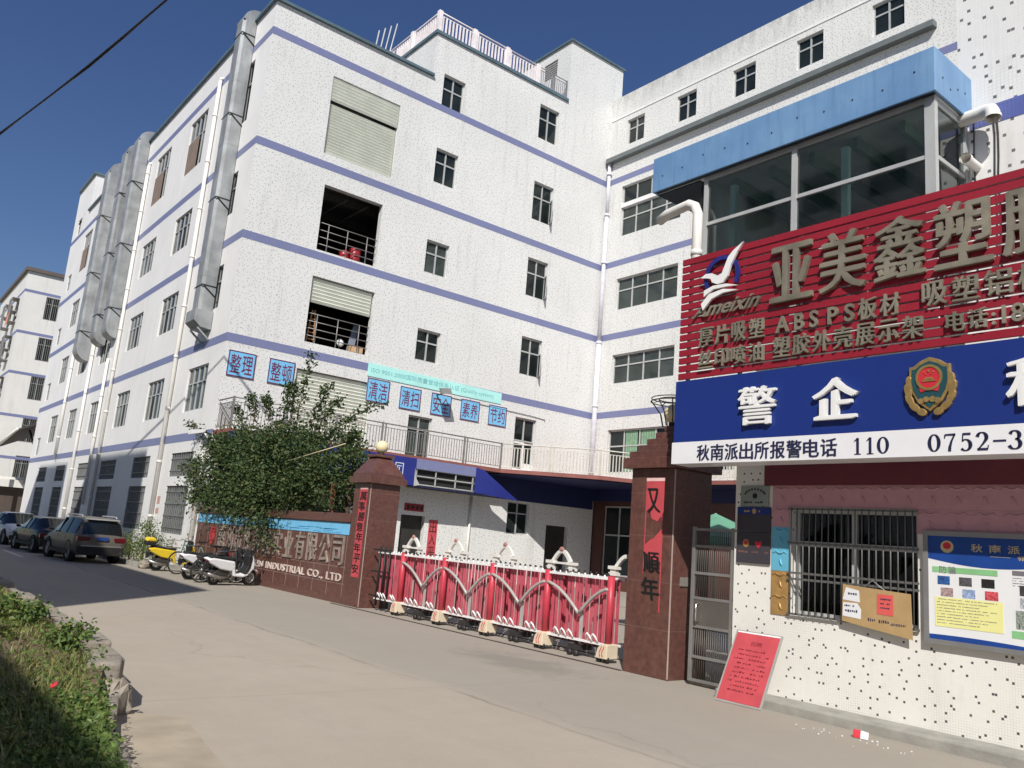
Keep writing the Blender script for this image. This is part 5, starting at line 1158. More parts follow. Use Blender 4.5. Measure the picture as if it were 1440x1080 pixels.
# buildings over the street that throw the big shadow ------------------------------------------------
def street_block(name, label, y0, y1, h, x0=-15, x1=-6):
    t = thing(name, label, 'building', ((x0 + x1) / 2, (y0 + y1) / 2, 0)); b = MB(); b.box((x0, y0, 0), (x1, y1, h)); b.build('wall', m_far, t); b = MB(); b.box((x0, y0 + .002, h), (x1 - .002, y1 - .002, h + .12)); b.build('roof', m_concrete, t)
    w = MB(); g = MB()
    z = 1.2
    while z + 1.6 < h:
        y = y0 + .8
        while y + 1.4 < y1:
            g.box((x1, y, z), (x1 + .02, y + 1.2, z + 1.4)); w.box((x1, y - .05, z - .05), (x1 + .05, y, z + 1.45)); w.box((x1, y + 1.2, z - .05), (x1 + .05, y + 1.25, z + 1.45)); y += 2.4
        z += 3.1
    if g.v: q = w.build('window', m_alu, t); g.build('pane', m_glass, q)
street_block('street_house', 'low house on the near side of the street, outside the picture', -14, 6.0, 9.7)
street_block('street_house', 'tall house across the street from the gate, outside the picture', 6.01, 18.79, 16.6)
street_block('street_house', 'taller house across the street from the parked cars, outside the picture', 18.8, 28.0, 23.4)
street_block('street_house', 'farthest tall house across the street, outside the picture', 33.5, 41.4, 23.2)
# ================================================================== planting
m_leafd = leaf_mat('bush leaf', (.028, .055, .02), (.085, .125, .042), (.15, .15, .05))
m_leafl = leaf_mat('hedge leaf', (.05, .085, .018), (.14, .18, .045), (.25, .22, .07))
m_grass = leaf_mat('grass blade', (.085, .12, .035), (.25, .25, .085), (.42, .34, .16))
m_weed = leaf_mat('weed leaf', (.05, .10, .025), (.16, .23, .06), (.26, .25, .08))
def leaf(mb, p, size, rnd, nrm=None):
    d = Vector((rnd.gauss(0, 1), rnd.gauss(0, 1), rnd.gauss(0, .7))); d = d.normalized() if d.length > .01 else Vector((1, 0, 0))
    if nrm is not None: d = (d + nrm * .5).normalized()
    s = d.cross(Vector((rnd.gauss(0, 1), rnd.gauss(0, 1), rnd.gauss(0, 1)))).normalized(); L_ = size * rnd.uniform(.6, 1.25); w = L_ * .32; up = s.cross(d) * w * .35
    mb.raw([p, p + d * L_ * .45 + s * w + up, p + d * L_, p + d * L_ * .45 - s * w + up], [(0, 1, 2), (0, 2, 3)])
def foliage(blobs, n, size, rnd, shell=.55):
    mb = MB(); vol = [r[0] * r[1] * r[2] for c, r in blobs]; tot = sum(vol)
    for (c, r), v in zip(blobs, vol):
        c = Vector(c); k = int(n * v / tot); cl = max(6, k // 38)
        for _ in range(cl):
            d = Vector((rnd.gauss(0, 1), rnd.gauss(0, 1), rnd.gauss(0, 1))).normalized(); rr = rnd.uniform(shell, 1.0) ** .7
            p = c + Vector((d.x * r[0], d.y * r[1], d.z * r[2])) * rr; sp = size * rnd.uniform(1.3, 2.6)
            for _ in range(38): leaf(mb, p + Vector((rnd.gauss(0, sp), rnd.gauss(0, sp), rnd.gauss(0, sp * .8))), size, rnd, d)
    return mb
rt = random.Random(21)
tree = thing('bougainvillea_tree', 'dense dark green tree spilling over the brown name wall', 'tree', (9.9, 22.5, 0))
blobs = [((9.5, 24.6, 3.1), (1.1, 2.1, 1.15)), ((9.4, 21.9, 3.05), (1.1, 2.0, 1.2)), ((9.7, 19.7, 3.1), (1.0, 1.3, 1.0)), ((9.1, 23.6, 2.35), (.7, 2.2, .7)), ((9.4, 26.6, 2.9), (.9, 1.3, 1.05)), ((8.95, 21.0, 2.15), (.6, 1.2, .7)), ((9.8, 18.9, 3.0), (.7, .8, .8)), ((9.3, 25.0, 3.8), (.8, 1.6, .55)), ((9.5, 22.0, 3.95), (.7, 1.5, .40)), ((8.75, 21.0, 1.6), (.28, .7, .5)), ((9.2, 27.7, 2.7), (.45, .6, .7)), ((9.0, 25.6, 2.25), (.5, 1.3, .5))]
fo = foliage(blobs, 38000, .105, rt)
def branch(fo_, tw_, a, b_, sag=.2, n=14, dens=16, ls=.09, sp=.07):
    a, b_ = Vector(a), Vector(b_); pts = [a + (b_ - a) * (k / n) + Vector((0, 0, sag * math.sin(math.pi * k / n))) + Vector((rt.gauss(0, .03), rt.gauss(0, .03), 0)) for k in range(n + 1)]
    tw_.tube(pts, [.022 * (1 - .8 * k / n) for k in range(n + 1)], 5)
    for p in pts[2:]:
        for _ in range(dens): leaf(fo_, p + Vector((rt.gauss(0, sp), rt.gauss(0, sp), rt.gauss(0, sp))), ls, rt)
trk = MB(); trk.tube([(10.0, 22.4, 0), (9.95, 22.45, .9), (9.8, 22.6, 1.8), (9.6, 22.8, 2.8)], [.16, .13, .11, .07], 9); trk.tube([(9.9, 22.5, 1.3), (9.7, 21.4, 2.3), (9.6, 20.0, 3.3), (9.7, 18.6, 3.6)], [.1, .08, .06, .03], 7); trk.tube([(9.9, 22.5, 1.2), (9.7, 24, 2.2), (9.5, 25.5, 3.2), (9.4, 26.6, 3.4)], [.1, .08, .06, .03], 7); trk.tube([(10.05, 19.2, 0), (9.9, 18.9, 1.6), (9.8, 18.6, 3.0)], [.09, .08, .05], 7)
sprigs = [((9.5, 22.6, 4.2), (9.4, 22.35, 5.6)), ((9.5, 21.6, 4.5), (9.5, 21.3, 6.35)), ((9.5, 20.8, 4.2), (9.6, 20.1, 5.35)), ((9.6, 20.0, 3.9), (9.6, 17.2, 4.62)), ((9.5, 20.4, 4.0), (9.6, 19.4, 4.9)), ((9.4, 24.4, 4.6), (9.3, 24.9, 5.45)), ((9.4, 25.3, 4.4), (9.3, 26.2, 5.2)), ((9.2, 26.6, 3.6), (8.6, 28.3, 4.7)), ((9.5, 22.0, 4.6), (9.45, 22.1, 5.6)), ((9.5, 23.6, 4.6), (9.4, 23.9, 5.3)), ((9.2, 27.0, 3.2), (8.7, 28.6, 3.2)), ((9.6, 18.8, 3.4), (9.3, 17.4, 3.3)), ((9.3, 19.6, 2.6), (8.9, 18.0, 2.1)), ((9.1, 26.6, 2.6), (8.8, 27.3, 2.1)), ((9.6, 19.0, 3.6), (9.5, 18.0, 3.9))]
for a, b_ in sprigs: branch(fo, trk, a, b_, .15, 14, 20, .10, .075)
fo.build('crown', m_leafd, tree); trk.build('trunk', m_bark, tree)
b = MB(); b.tube([(8.7, 20.2, 3.2), (9.0, 17.6, 3.6)], .012, 5); tag(b.build('bamboo_cane', mat('dry cane', (.62, .52, .34), .6)), 'thin pale cane poking out of the dark green tree', 'cane')
b = MB(); b.bar((9.4, 18.75, 1.98), (9.4, 18.75, 2.7), .09); tag(b.build('wooden_stake', mat('reddish post', (.22, .08, .05), .7)), 'short reddish stake standing on the name wall in the tree', 'stake')
# hedge by the parked cars
hd = thing('hedge', 'clipped low hedge in front of the factory beside the yellow scooter', 'hedge', (8.0, 31, 0))
foliage([((7.9, 27.8, .5), (.65, 1.0, .48)), ((8.0, 29.6, .55), (.6, 1.2, .52)), ((8.0, 32, .5), (.6, 1.6, .5)), ((8.0, 35, .5), (.6, 1.8, .5))], 6500, .06, rt, .4).build('foliage', m_leafl, hd)
b = MB()
for y in (27.8, 29, 30.5, 32, 34): b.tube([(8, y, 0), (8.02, y + .1, .5)], [.03, .015], 6)
b.build('stem', m_bark, hd)
hd = thing('shrub', 'taller loose shrub behind the hedge under the ground floor grilles', 'shrub', (8.4, 30.4, 0)); foliage([((8.4, 30.4, .85), (.3, .4, .45)), ((8.4, 30.3, 1.15), (.2, .25, .25))], 700, .07, rt, .2).build('foliage', m_weed, hd); b = MB(); b.tube([(8.4, 30.4, 0), (8.42, 30.4, 1.0)], [.04, .02], 6); b.build('stem', m_bark, hd)
kb = MB(); kb.box((7.3, 26.75, 0), (7.42, 40, .14)); kb.box((7.3, 26.62, 0), (8.9, 26.74, .14)); tag(kb.build('hedge_kerb', m_concrete), 'low concrete kerb round the hedge bed beside the factory', 'kerb')
b = MB(); rr = random.Random(4); vs = []
b.ball((7.45, 26.55, .12), .22, 7, .6); b.v = [v + Vector((rr.uniform(-.03, .03), rr.uniform(-.03, .03), rr.uniform(-.02, .02))) for v in b.v]; b.smooth = [False] * len(b.f); tag(b.build('kerb_stone', m_stone), 'rough pale stone at the end of the hedge bed behind the yellow scooter', 'stone')
# near planter ------------------------------------------------------------------
pl_edge = [(2.33, 40), (2.33, 16), (2.30, 12.0), (2.26, 9.6), (2.12, 7.7), (2.02, 7.35), (1.70, 6.1), (1.42, 4.6), (1.1, 2.0)]
b = MB(); pp = [(x - .15, y, .36 if y > 7.5 else .24 + .016 * y) for x, y in pl_edge] + [(-6, 2, .36), (-6, 40, .36)]
b.prism(pp[::-1], (0, 0, -.24), (0, 0, 0)); tag(b.build('planter_soil', m_soil), kind='structure')
def stone_run(pts, w, h, rnd):
    b = MB()
    for (xa, ya), (xb, yb) in zip(pts[:-1], pts[1:]):
        Ln = math.hypot(xb - xa, yb - ya); n = max(1, round(Ln / .62)); dx_, dy_ = (xb - xa) / Ln, (yb - ya) / Ln
        for i in range(n):
            p0 = Vector((xa + dx_ * Ln * i / n, ya + dy_ * Ln * i / n, 0)); p1 = Vector((xa + dx_ * (Ln * (i + 1) / n - .012), ya + dy_ * (Ln * (i + 1) / n - .012), 0)); hh = h + rnd.uniform(-.05, .04); o = rnd.uniform(-.02, .02); side = Vector((-dy_, dx_, 0)) * -1
            if side.x > 0: side = -side
            q = [p0 + side * o, p1 + side * o, p1 + side * (w + o), p0 + side * (w + o)]
            b.prism(q, (0, 0, -.05), (0, 0, hh))
    return b
rs = random.Random(5)
ks = stone_run(pl_edge[:6], .26, .40, rs).build('planter_kerb', m_stone, None, bevel=.025); tag(ks, 'weathered stone edging of the grass bed along the street', 'kerb')
ks = stone_run(pl_edge[5:], .10, .22, rs).build('planter_kerb', m_stone, None, bevel=.02); tag(ks, 'low broken edging at the near end of the grass bed', 'kerb')
b = MB(); b.ball((1.93, 7.2, .14), .15, 8, 1.15); b.v = [v + Vector((rr.uniform(-.035, .035), rr.uniform(-.035, .035), rr.uniform(-.03, .03))) for v in b.v]; b.smooth = [False] * len(b.f); tag(b.build('kerb_stone', m_stone), 'upright rough stone block at the broken corner of the grass bed', 'stone')
b = MB(); b.prism([(2.02, 7.3, .0), (2.42, 6.9, .0), (2.24, 5.6, 0), (2.0, 3.0, 0), (1.1, 3.0, 0), (1.42, 4.6, 0), (1.70, 6.1, 0)], (0, 0, -.02), (0, 0, .05)); tag(b.build('pavement', m_concrete if False else mat('pale pavement', (.36, .305, .23), .85, 0, .15, 3, .2)), kind='structure')
def edge_x(y):
    for (xa, ya), (xb, yb) in zip(pl_edge[:-1], pl_edge[1:]):
        if yb <= y <= ya: return xa + (xb - xa) * (ya - y) / (ya - yb)
    return 1.1
rg = random.Random(11); gm = MB(); N = 0
while N < 30000:
    y = 3.3 + 12.5 * rg.random() ** 1.35; x = edge_x(y) - .27 - (2.6) * rg.random() ** 1.1
    if 7.9 < y < 9.0 and x > 1.2 and rg.random() < .75: N += 1; continue
    h = rg.uniform(.03, .10) * (1.6 if rg.random() < .08 else 1); a = rg.random() * 6.283; bend = rg.uniform(.02, .10); w = rg.uniform(.004, .009); p = Vector((x, y, .345)); d = Vector((math.cos(a), math.sin(a), 0)); s = Vector((-d.y, d.x, 0)) * w
    m1 = p + d * bend * .35 + Vector((0, 0, h * .6)); tip = p + d * bend + Vector((0, 0, h)); gm.raw([p - s, p + s, m1 + s * .7, m1 - s * .7, tip], [(0, 1, 2, 3), (3, 2, 4)]); N += 1
tag(gm.build('grass', m_grass), kind='stuff')
gm = MB()
for _ in range(9000):
    y = 3.4 + 5.5 * rg.random() ** 1.1; x = edge_x(y) - .10 - abs(rg.gauss(0, .35))
    if y > 6.2 and rg.random() < .8: continue
    leaf(gm, Vector((x, y, .33 + rg.random() * .09)), .04, rg, Vector((0, 0, .6)))
for _ in range(2500):
    y = 8 + 7 * rg.random(); x = edge_x(y) - .25 - 2 * rg.random(); leaf(gm, Vector((x, y, .35 + rg.random() * .06)), .05, rg)
tag(gm.build('ground_cover', m_weed), kind='stuff')
def shrub(label, c, r, n, size, m=m_weed):
    t = thing('weed_plant', label, 'plant', c); f = MB(); st = MB()
    for k in range(9):
        a = rg.random() * 6.283; top = Vector(c) + Vector((math.cos(a) * r[0] * rg.uniform(.3, 1), math.sin(a) * r[1] * rg.uniform(.3, 1), r[2] * rg.uniform(.6, 1.1)))
        st.tube([Vector(c), (Vector(c) + top) / 2 + Vector((0, 0, .04)), top], [.008, .006, .003], 5)
        for q in range(n // 9):
            f_ = rg.uniform(.25, 1); p = Vector(c) + (top - Vector(c)) * f_ + Vector((rg.gauss(0, .05), rg.gauss(0, .05), rg.gauss(0, .04))); leaf(f, p, size, rg)
    f.build('foliage', m, t); st.build('stem', m_bark, t)
shrub('leafy dark weed at the stone edging, nearest the broken corner', (1.82, 8.5, .35), (.20, .40, .24), 380, .055)
shrub('bushy weed behind the first one along the stone edging', (1.75, 10.2, .35), (.28, .55, .26), 480, .06, m_weed)
shrub('low pale weed in the far part of the grass bed', (1.35, 9.3, .35), (.35, .5, .2), 260, .06, m_leafl)
t = thing('spider_plant', 'spiky bright green plant with long arching blades at the far end of the grass bed', 'plant', (1.6, 10.9, .35)); f = MB()
for k in range(90):
    a = rg.random() * 6.283; d = Vector((math.cos(a), math.sin(a), 0)); ln = rg.uniform(.2, .42); c = Vector((1.6 + rg.gauss(0, .14), 10.9 + rg.gauss(0, .3), .35)); s = Vector((-d.y, d.x, 0)) * .012
    ps = [c + d * ln * q * .8 + Vector((0, 0, ln * (1.5 * q - 1.1 * q * q))) for q in (0, .3, .6, 1)]
    f.raw([ps[0] - s, ps[0] + s, ps[1] - s, ps[1] + s, ps[2] - s * .8, ps[2] + s * .8, ps[3]], [(0, 1, 3, 2), (2, 3, 5, 4), (4, 5, 6)])
f.build('blade', m_leafl, t); b = MB(); b.ball((1.6, 10.9, .36), .06, 6); b.build('crown_base', m_soil, t)
b = MB(); b.prism([(1.31, 6.3, .43), (1.33, 6.29, .445), (1.34, 6.33, .455), (1.315, 6.34, .43)], (0, 0, 0), (.005, .005, .012)); b.prism([(1.30, 6.33, .43), (1.32, 6.32, .42), (1.325, 6.36, .44)], (0, 0, 0), (.01, .01, .012)); tag(b.build('litter_wrapper', m_red), 'crumpled red wrapper lying in the grass bed', 'litter')
# litter by the guardhouse plinth
t = thing('cigarette_box', 'crushed red and white packet lying at the foot of the guardhouse plinth', 'packet', (8.15, 4.45, 0)); b = MB(); b.prism([(8.15, 4.5, .005), (8.17, 4.43, .005), (8.20, 4.44, .07), (8.18, 4.51, .075)], (0, 0, 0), (.03, .01, 0)); b.build('red_side', m_red, t); b = MB(); b.prism([(8.165, 4.43, .005), (8.18, 4.36, .005), (8.21, 4.37, .06), (8.195, 4.44, .07)], (0, 0, 0), (.03, .01, 0)); b.build('white_side', m_white, t)
b = MB()
for _ in range(26):
    x = 8.0 + rg.gauss(0, .12) + .05; y = 4.4 + rg.gauss(0, .35); s = rg.uniform(.006, .018); b.prism([(x, y, .002), (x + s, y + s * .3, .002), (x + s * .8, y + s, .002), (x - s * .2, y + s * .8, .002)], (0, 0, 0), (0, 0, s * .5))
tag(b.build('plaster_crumbs', m_white), 'scatter of white crumbs on the concrete by the guardhouse plinth', 'litter', kind='stuff')
# yard things seen through the pass gate
t = thing('parasol', 'green market parasol in the yard behind the steel pass gate', 'parasol', (17, 13, 0)); b = MB(); n = 8; top = Vector((17, 13, 2.75)); rim = [Vector((17 + 1.5 * math.cos(2 * math.pi * k / n), 13 + 1.5 * math.sin(2 * math.pi * k / n), 2.15)) for k in range(n)]
for k in range(n): b.face([top, rim[k], rim[(k + 1) % n]]); b.face([rim[k], rim[k] - Vector((0, 0, .16)), rim[(k + 1) % n] - Vector((0, 0, .16)), rim[(k + 1) % n]])
b.build('canopy', mat('green canvas', (.12, .30, .20), .7), t); b = MB(); b.tube([(17, 13, 0), (17, 13, 2.75)], .025, 8); b.build('pole', m_alu, t); b = MB(); b.lathe([(.001, 0), (.3, 0), (.3, .06), (.05, .12), (.001, .12)], (17, 13, 0)); b.build('base', m_concrete, t)
# overhead cable
b = MB(); d = Vector((2.14, -10.0, .78)); p0 = Vector((1.86, 30, 13.22)); pts = [p0 + d * q + Vector((0, 0, -.12 * math.sin(math.pi * max(0, min(1, q))))) for q in [x / 5 for x in range(-18, 20)]]; b.tube(pts, .030, 6); b.tube([p + Vector((.024, 0, .044 * math.sin(i * 1.7))) for i, p in enumerate(pts)], .017, 5); tag(b.build('overhead_cable', m_black), 'black twisted cable crossing the sky at the upper left', 'cable')
# ================================================================== cars
m_cglass = mat('car window glass', (.012, .014, .016), .06, 0, .05, 2, 0, .6)
m_trim = mat('black plastic trim', (.02, .02, .02), .6); m_tail = mat('tail lamp red', (.13, .010, .014), .2); m_head = mat('head lamp', (.55, .57, .6), .12, .3); m_plate = mat('blue number plate', (.02, .06, .22), .4)
def car(name, label, loc, rz, paint, kind='suv', L_=4.4, Wd=1.82, H=1.55, group='cars parked along the factory side'):
    """local frame: +Y forward, length L_"""
    t = thing(name, label, 'car', loc, rz, group); t.scale = (.80, .84, .86) if kind == 'suv' else (.84, .84, .86); w = Wd / 2; y0 = -L_ / 2; y1 = L_ / 2
    belt = .98 if kind == 'suv' else .90; gc = .30
    if kind == 'suv': st = [(y0, .50, .80, .80), (y0 + .06, .36, .90, 1.0), (y0 + .22, .30, 1.0, H - .16), (y0 + .48, .28, 1.0, H - .02), (y0 + 1.6, .28, 1.0, H), (y0 + 2.3, .28, 1.0, H - .02), (y0 + 3.15, .28, .99, 1.02), (y1 - .35, .28, .95, .90), (y1 - .08, .34, .85, .74), (y1, .45, .74, .62)]; cab = (1, 6)
    else: st = [(y0, .50, .80, .72), (y0 + .07, .34, .92, .90), (y0 + .62, .28, .97, .97), (y0 + 1.25, .28, 1.0, H - .05), (y0 + 1.9, .28, 1.0, H), (y0 + 2.5, .28, 1.0, H - .04), (y0 + 3.35, .28, .99, .94), (y1 - .35, .28, .94, .84), (y1 - .08, .34, .85, .68), (y1, .45, .74, .55)]; cab = (2, 6)
    body = MB(); gl = MB(); rings = []
    for i, (y, zb, ws, zt) in enumerate(st):
        W_ = w * ws; bz = min(belt, zt - .0) if not (cab[0] < i < cab[1]) else belt
        bz = min(bz, zt); rw = W_ * (.74 if cab[0] < i < cab[1] else .86)
        if cab[0] < i < cab[1]: r = [(W_ * .86, zb), (W_, zb + .16), (W_ * 1.0, (zb + belt) / 2 + .08), (W_ * .97, belt), (rw, zt - .06), (rw * .82, zt), (0, zt + .015)]
        else: r = [(W_ * .86, zb), (W_ * .98, zb + (zt - zb) * .25), (W_, zb + (zt - zb) * .6), (W_ * .96, zb + (zt - zb) * .88), (W_ * .9, zt - (zt - zb) * .04), (W_ * .6, zt), (0, zt + .012)]
        rings.append([(x, y, z) for x, z in r] + [(-x, y, z) for x, z in r[::-1][1:]])
    n = len(rings[0])
    for i in range(len(rings) - 1):
        for k in range(n - 1):
            f = [rings[i][k], rings[i][k + 1], rings[i + 1][k + 1], rings[i + 1][k]]
            side = k in (3, n - 5); topk = k in (4, 5, n - 6, n - 7); incab = cab[0] < i and i + 1 < cab[1]
            glass = (side and cab[0] <= i < cab[1]) or (topk and (i == cab[0] + (0 if kind == 'suv' else 0) or i == cab[1] - 1))
            if i == cab[0] and side and kind == 'suv': glass = False
            tgt = gl if glass else body; tgt.sm = True; tgt.face(f)
    body.face([p for p in rings[0]][::-1]); body.face(rings[-1]); body.sm = False
    for i in range(len(rings) - 1): body.face([rings[i][0], rings[i + 1][0], rings[i + 1][-1], rings[i][-1]])
    if kind == 'suv':
        gl.sm = False; 
    import bmesh
    for mb_, nm, mm in ((body, 'body', paint), (gl, 'window', m_cglass)):
        o = mb_.build(nm, mm, t, True); bm = bmesh.new(); bm.from_mesh(o.data); bmesh.ops.remove_doubles(bm, verts=bm.verts, dist=.0005); bmesh.ops.recalc_face_normals(bm, faces=bm.faces); bm.to_mesh(o.data); bm.free()
    p = MB()
    for s in (-1, 1):
        for y in (y0 + (1.35 if kind == 'suv' else 1.65), y0 + 2.25): p.bar((s * w * .965, y, belt - .01), (s * w * .735, y + .05, H - .08), .07, .05)
    p.box((-w * .93, y0 - .03, .28), (w * .93, y0 + .10, .58)); p.box((-w * .9, y1 - .10, .24), (w * .9, y1 + .02, .46))
    for s in (-1, 1): p.box((s * w * .995 - .015, y0 + .9, .26), (s * w * .995 + .015, y1 - 1.0, .40))
    p.build('trim', m_trim, t, True, .02)
    if kind == 'suv':
        p = MB()
        for s in (-1, 1): p.tube([(s * w * .68, y0 + .6, H + .0), (s * w * .68, y0 + .75, H + .05), (s * w * .68, y0 + 2.2, H + .05), (s * w * .68, y0 + 2.35, H)], .018, 6)
        p.box((-w * .64, y0 + .12, H - .09), (w * .64, y0 + .45, H - .05)); p.build('roof_rail', m_alu, t, True)
        p = MB(); p.box((-w * .82, y0 - .035, .58), (w * .82, y0 + .03, .62)); p.build('chrome_strip', m_rim, t, True)
        rw = MB(); rw.prism([(-w * .70, y0 + .12, 1.0), (w * .70, y0 + .12, 1.0), (w * .60, y0 + .26, H - .14), (-w * .60, y0 + .26, H - .14)], (0, -.02, .0), (0, .01, 0)); rw.build('rear_window', m_cglass, t, True)
    for s in (-1, 1):
        q = MB(); q.prism([(s * w * .96, y0 + .02, .92 if kind == 'suv' else .78), (s * w * .45, y0 - .02, .90 if kind == 'suv' else .76), (s * w * .50, y0 - .02, .78 if kind == 'suv' else .64), (s * w * .97, y0 + .02, .74 if kind == 'suv' else .62)], (0, -.02, 0), (0, .14, 0)); q.build('tail_light', m_tail, t, True, .01)
        q = MB(); q.prism([(s * w * .93, y1 - .08, .74), (s * w * .5, y1 + .0, .68), (s * w * .55, y1 + .0, .58), (s * w * .93, y1 - .06, .60)], (0, -.06, 0), (0, .02, 0)); q.build('headlight', m_head, t, True, .01)
        q = MB(); q.ball((s * (w + .09), y0 + 2.95, belt + .08), .09, 8, .75); q.bar((s * w * .95, y0 + 2.95, belt + .03), (s * (w + .05), y0 + 2.95, belt + .06), .04); q.build('mirror', paint, t, True)
        for yy in (y0 + 1.9, y0 + 2.8 if False else y0 + 2.05):
            pass
        for yy in (y0 + 1.35, y0 + 2.3):
            q = MB(); q.box((s * w * .985, yy, belt - .14), (s * (w * .985 + .03), yy + .18, belt - .11)); q.build('door_handle', m_rim, t, True)
        for yy in (y0 + .85, y1 - .85):
            R = .345 if kind == 'suv' else .32; x = s * (w - .12)
            q = MB(); q.lathe([(R * .62, -.10), (R * .9, -.115), (R, -.08), (R, .08), (R * .9, .115), (R * .62, .10)], (x, yy, R), (s, 0, 0), 24); q.lathe([(R + .05, -.10), (R + .05, .126), (R + .0, .126)], (x, yy, R + .02), (s, 0, 0), 24); wh = q.build('wheel', m_tyre, t, True)
            q = MB(); q.lathe([(R * .64, .05), (R * .64, .10), (R * .56, .105), (R * .54, .06)], (x, yy, R), (s, 0, 0), 24); q.lathe([(.001, .09), (.06, .085), (.07, .05)], (x, yy, R), (s, 0, 0), 12)
            for k in range(5):
                a = 2 * math.pi * k / 5; q.bar(Vector((x + s * .075, yy, R)), Vector((x + s * .085, yy + R * .58 * math.cos(a), R + R * .58 * math.sin(a))), .05, .02)
            q.build('rim', m_rim, wh, True)
    q = MB(); q.box((-.22, y0 - .045, .80 if kind == 'suv' else .60), (.22, y0 - .02, .92 if kind == 'suv' else .73)); q.build('number_plate', m_plate, t, True)
    q = MB(); q.box((-.24, y1 + .02, .42), (.24, y1 + .035, .55)); q.build('number_plate', m_plate, t, True)
    return t
suv = car('parked_suv', 'dusty champagne grey suv seen from behind, nearest of the parked cars', (6.30, 29.6, 0), math.radians(5), mat('champagne grey paint', (.17, .152, .13), .36, .3, .06, 2, 0, .5), 'suv', 4.2, 1.84, 1.60)
car('parked_sedan', 'dark grey sedan parked in front of the champagne suv', (6.0, 33.9, 0), math.radians(5), mat('dark grey paint', (.035, .037, .04), .25, .3, .05), 'sedan', 4.5, 1.78, 1.42)
car('parked_sedan', 'white sedan facing the camera beyond the dark grey one', (5.8, 39.0, 0), math.radians(185), mat('white car paint', (.72, .73, .75), .25, 0, .03), 'sedan', 4.5, 1.78, 1.45)
car('parked_sedan', 'black sedan farthest along the row, cut by the left edge', (5.2, 50.5, 0), math.radians(4), mat('black car paint', (.012, .012, .013), .2, .2, .05), 'sedan', 4.5, 1.78, 1.42)
b = MB(); b.box((4.6, 29.5, .004), (4.72, 33.5, .008)); b.box((4.5, 41, .004), (4.62, 46, .008)); tag(b.build('road_marking', mat('worn white road paint', (.6, .6, .58), .7)), kind='structure')
# ================================================================== scooters and bicycles (local +X forward)
def disc_wheel(t, x, R, wdt, nm='wheel', spokes=6, rimm=None):
    q = MB(); r = wdt / 2
    q.lathe([(R - wdt * .9, -r * .7), (R - wdt * .35, -r), (R, -r * .4), (R, r * .4), (R - wdt * .35, r), (R - wdt * .9, r * .7), (R - wdt * .9, -r * .7)], (x, 0, R), (0, 1, 0), 28); w = q.build(nm, m_tyre, t, True)
    q = MB(); q.lathe([(R - wdt * .85, -r * .6), (R - wdt * 1.2, -r * .5), (R - wdt * 1.2, r * .5), (R - wdt * .85, r * .6)], (x, 0, R), (0, 1, 0), 28); q.lathe([(.001, -r), (.035, -r), (.035, r), (.001, r)], (x, 0, R), (0, 1, 0), 12)
    for k in range(spokes):
        a = 2 * math.pi * k / spokes; q.bar((x, 0, R), (x + (R - wdt) * math.cos(a), 0, R + (R - wdt) * math.sin(a)), .03 if wdt > .06 else .006, .02 if wdt > .06 else .006)
    q.build('rim', rimm or m_rim, w, True); return w
def sprism(pts, y0, y1, mb=None):
    mb = mb or MB(); mb.prism([(x, 0, z) for x, z in pts], (0, y0, 0), (0, y1, 0)); return mb
